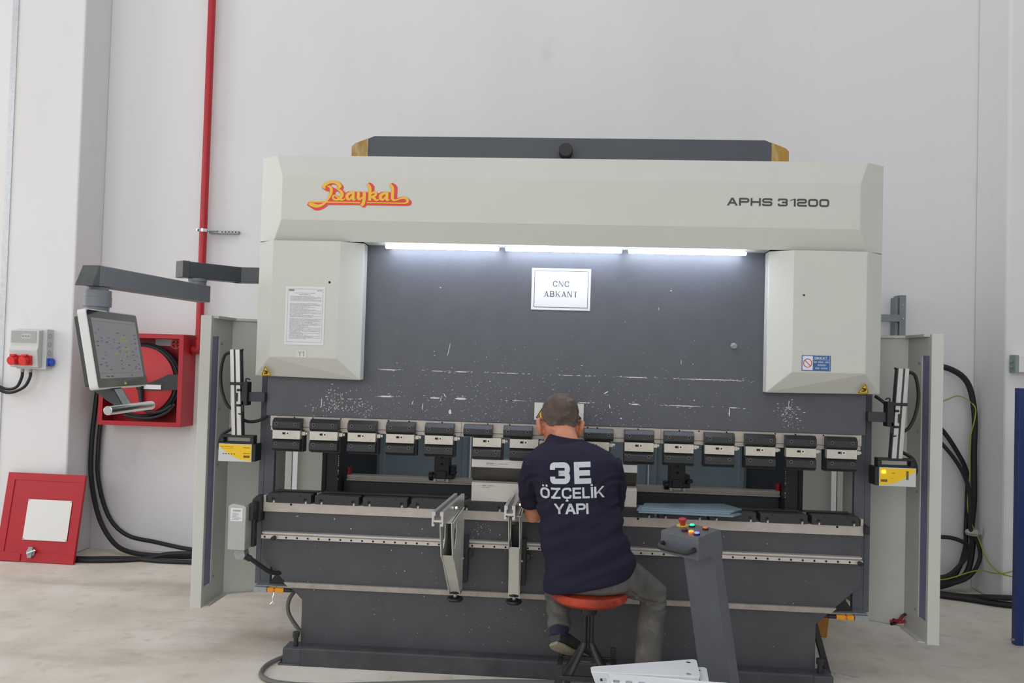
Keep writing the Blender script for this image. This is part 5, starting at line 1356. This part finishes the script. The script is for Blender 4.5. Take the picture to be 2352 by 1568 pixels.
back_text('YAPI', -.007, .914, .158, .048, .062, width=.95, t=.20, r=.36, gap=.03, ws={'P': .84})

# ---- trousers and shoes
J = MB()
flat_loft(J, [(.574,.165,.165,-.47,.112),(.592,.163,.192,-.475,.124),(.66,.16,.196,-.475,.124),(.74,.15,.186,-.47,.118)])
for sx, pts in LEGS.items():
    sec = [(p, r+(.016 if sx > 0 and i > 1 else .010), r+(.016 if sx > 0 and i > 1 else .010)) for i, (p, r) in enumerate(pts[:-1])]
    last = Vector(pts[-1][0]).lerp(Vector(pts[-2][0]), .25)
    sec.append((last, .056, .056))
    if sx > 0: sec.insert(1, ((.31,-.445,.632), .094, .086))
    loft(J, sec, n=22)
loft(J, [((.20,-.47,.63),.10,.10),((.30,-.45,.645),.092,.085)], n=20)
def crease(p):
    d = .0035*noise.noise(p*13)
    for c in ((.47,-.33,.50), (.025,-.27,.40), (.02,-.2,.47)):
        r = (p-Vector(c)).length; d += .006*math.exp(-(r/.07)**2)*math.sin((p.z*1.0+p.x*.35)*130)
    if p.x > .36 and p.y < -.30:
        for z0, a in ((.497, .0055), (.462, .0065)):
            zc = z0+5.0*(p.x-.475)**2-.12*(p.x-.475)
            d -= a*math.exp(-((p.z-zc)/.0065)**2); d += a*.5*math.exp(-((p.z-zc-.016)/.010)**2)
    return d
jeans = skin_over(J, 'trousers', JEANS, person, .0065, 4, crease); jeans['label'] = 'faded grey jeans'
def shoe(secs, sole_secs):
    q = MB(); loft(q, secs, n=18, ex=2.4); o = skin_over(q, 'shoe', SHOE, person, .005, 3)
    q = MB(); loft(q, sole_secs, n=18, ex=2.6); s = q.build('sole', SOLE, o, smooth=True)
    return o
d1 = Vector((.62,.62,-.48)).normalized(); nrm = Vector((-.05,-.72,-.69)).normalized(); nrm = (nrm-d1*nrm.dot(d1)).normalized()
h1 = Vector((.012,-.372,.318))
shoe([(h1-d1*.004,.034,.034),(h1+d1*.03,.041,.044),(h1+d1*.09,.042,.040),(h1+d1*.17-nrm*-.006,.046,.030),(h1+d1*.235+nrm*.012,.040,.020),(h1+d1*.262+nrm*.016,.022,.012)],
     [(h1-d1*.010+nrm*.036,.026,.008),(h1+d1*.02+nrm*.040,.040,.011),(h1+d1*.09+nrm*.040,.038,.011),(h1+d1*.18+nrm*.036,.048,.010),(h1+d1*.25+nrm*.034,.036,.009),(h1+d1*.272+nrm*.034,.018,.007)])
q0 = Vector((.432,-.50,.055)); d2 = Vector((-.06,1,0)).normalized()
shoe([(q0,.034,.034),(q0+d2*.03,.040,.044),(q0+d2*.09,.042,.042),(q0+d2*.17+Vector((0,0,-.008)),.046,.032),(q0+d2*.235+Vector((0,0,-.016)),.040,.022),(q0+d2*.262+Vector((0,0,-.02)),.022,.014)],
     [(q0-d2*.010+Vector((0,0,-.044)),.026,.010),(q0+d2*.02+Vector((0,0,-.044)),.040,.011),(q0+d2*.09+Vector((0,0,-.044)),.038,.011),(q0+d2*.18+Vector((0,0,-.044)),.048,.011),(q0+d2*.25+Vector((0,0,-.044)),.036,.011),(q0+d2*.272+Vector((0,0,-.044)),.018,.010)])
S = MB(); loft(S, [((.027,-.275,.395),.050,.050),((.033,-.325,.335),.045,.045),((.024,-.355,.305),.044,.046)], n=18)
skin_over(S, 'sock', mat('navy_sock', (40, 42, 66), .9), person, .005, 3)
# ---- spectacles
gl = thing('spectacles', "thin black spectacles on the seated man's face", 'spectacles', Hm @ Vector((0,.09,0)))
for sx in (-1, 1):
    mb = MB(); mb.tube([Hm @ Vector(p) for p in ((sx*.0905,-.020,.010),(sx*.0865,.004,.034),(sx*.0855,.05,.030),(sx*.083,.108,.022))], .0021, n=6); bw(mb, 'temple', BLACK, gl, smooth=True)
    mb = MB(); mb.tube([Hm @ Vector((sx*(.046+.036*math.cos(a*PI/10)), .124-.02*abs(math.cos(a*PI/10)+1)*.5, .002+.024*math.sin(a*PI/10))) for a in range(21)], .0020, n=6, smooth=1); bw(mb, 'rim', BLACK, gl, smooth=True)
mb = MB(); mb.tube([Hm @ Vector(p) for p in ((-.011,.110,.006),(0,.128,.010),(.011,.110,.006))], .0018, n=6); bw(mb, 'bridge', BLACK, gl, smooth=True)
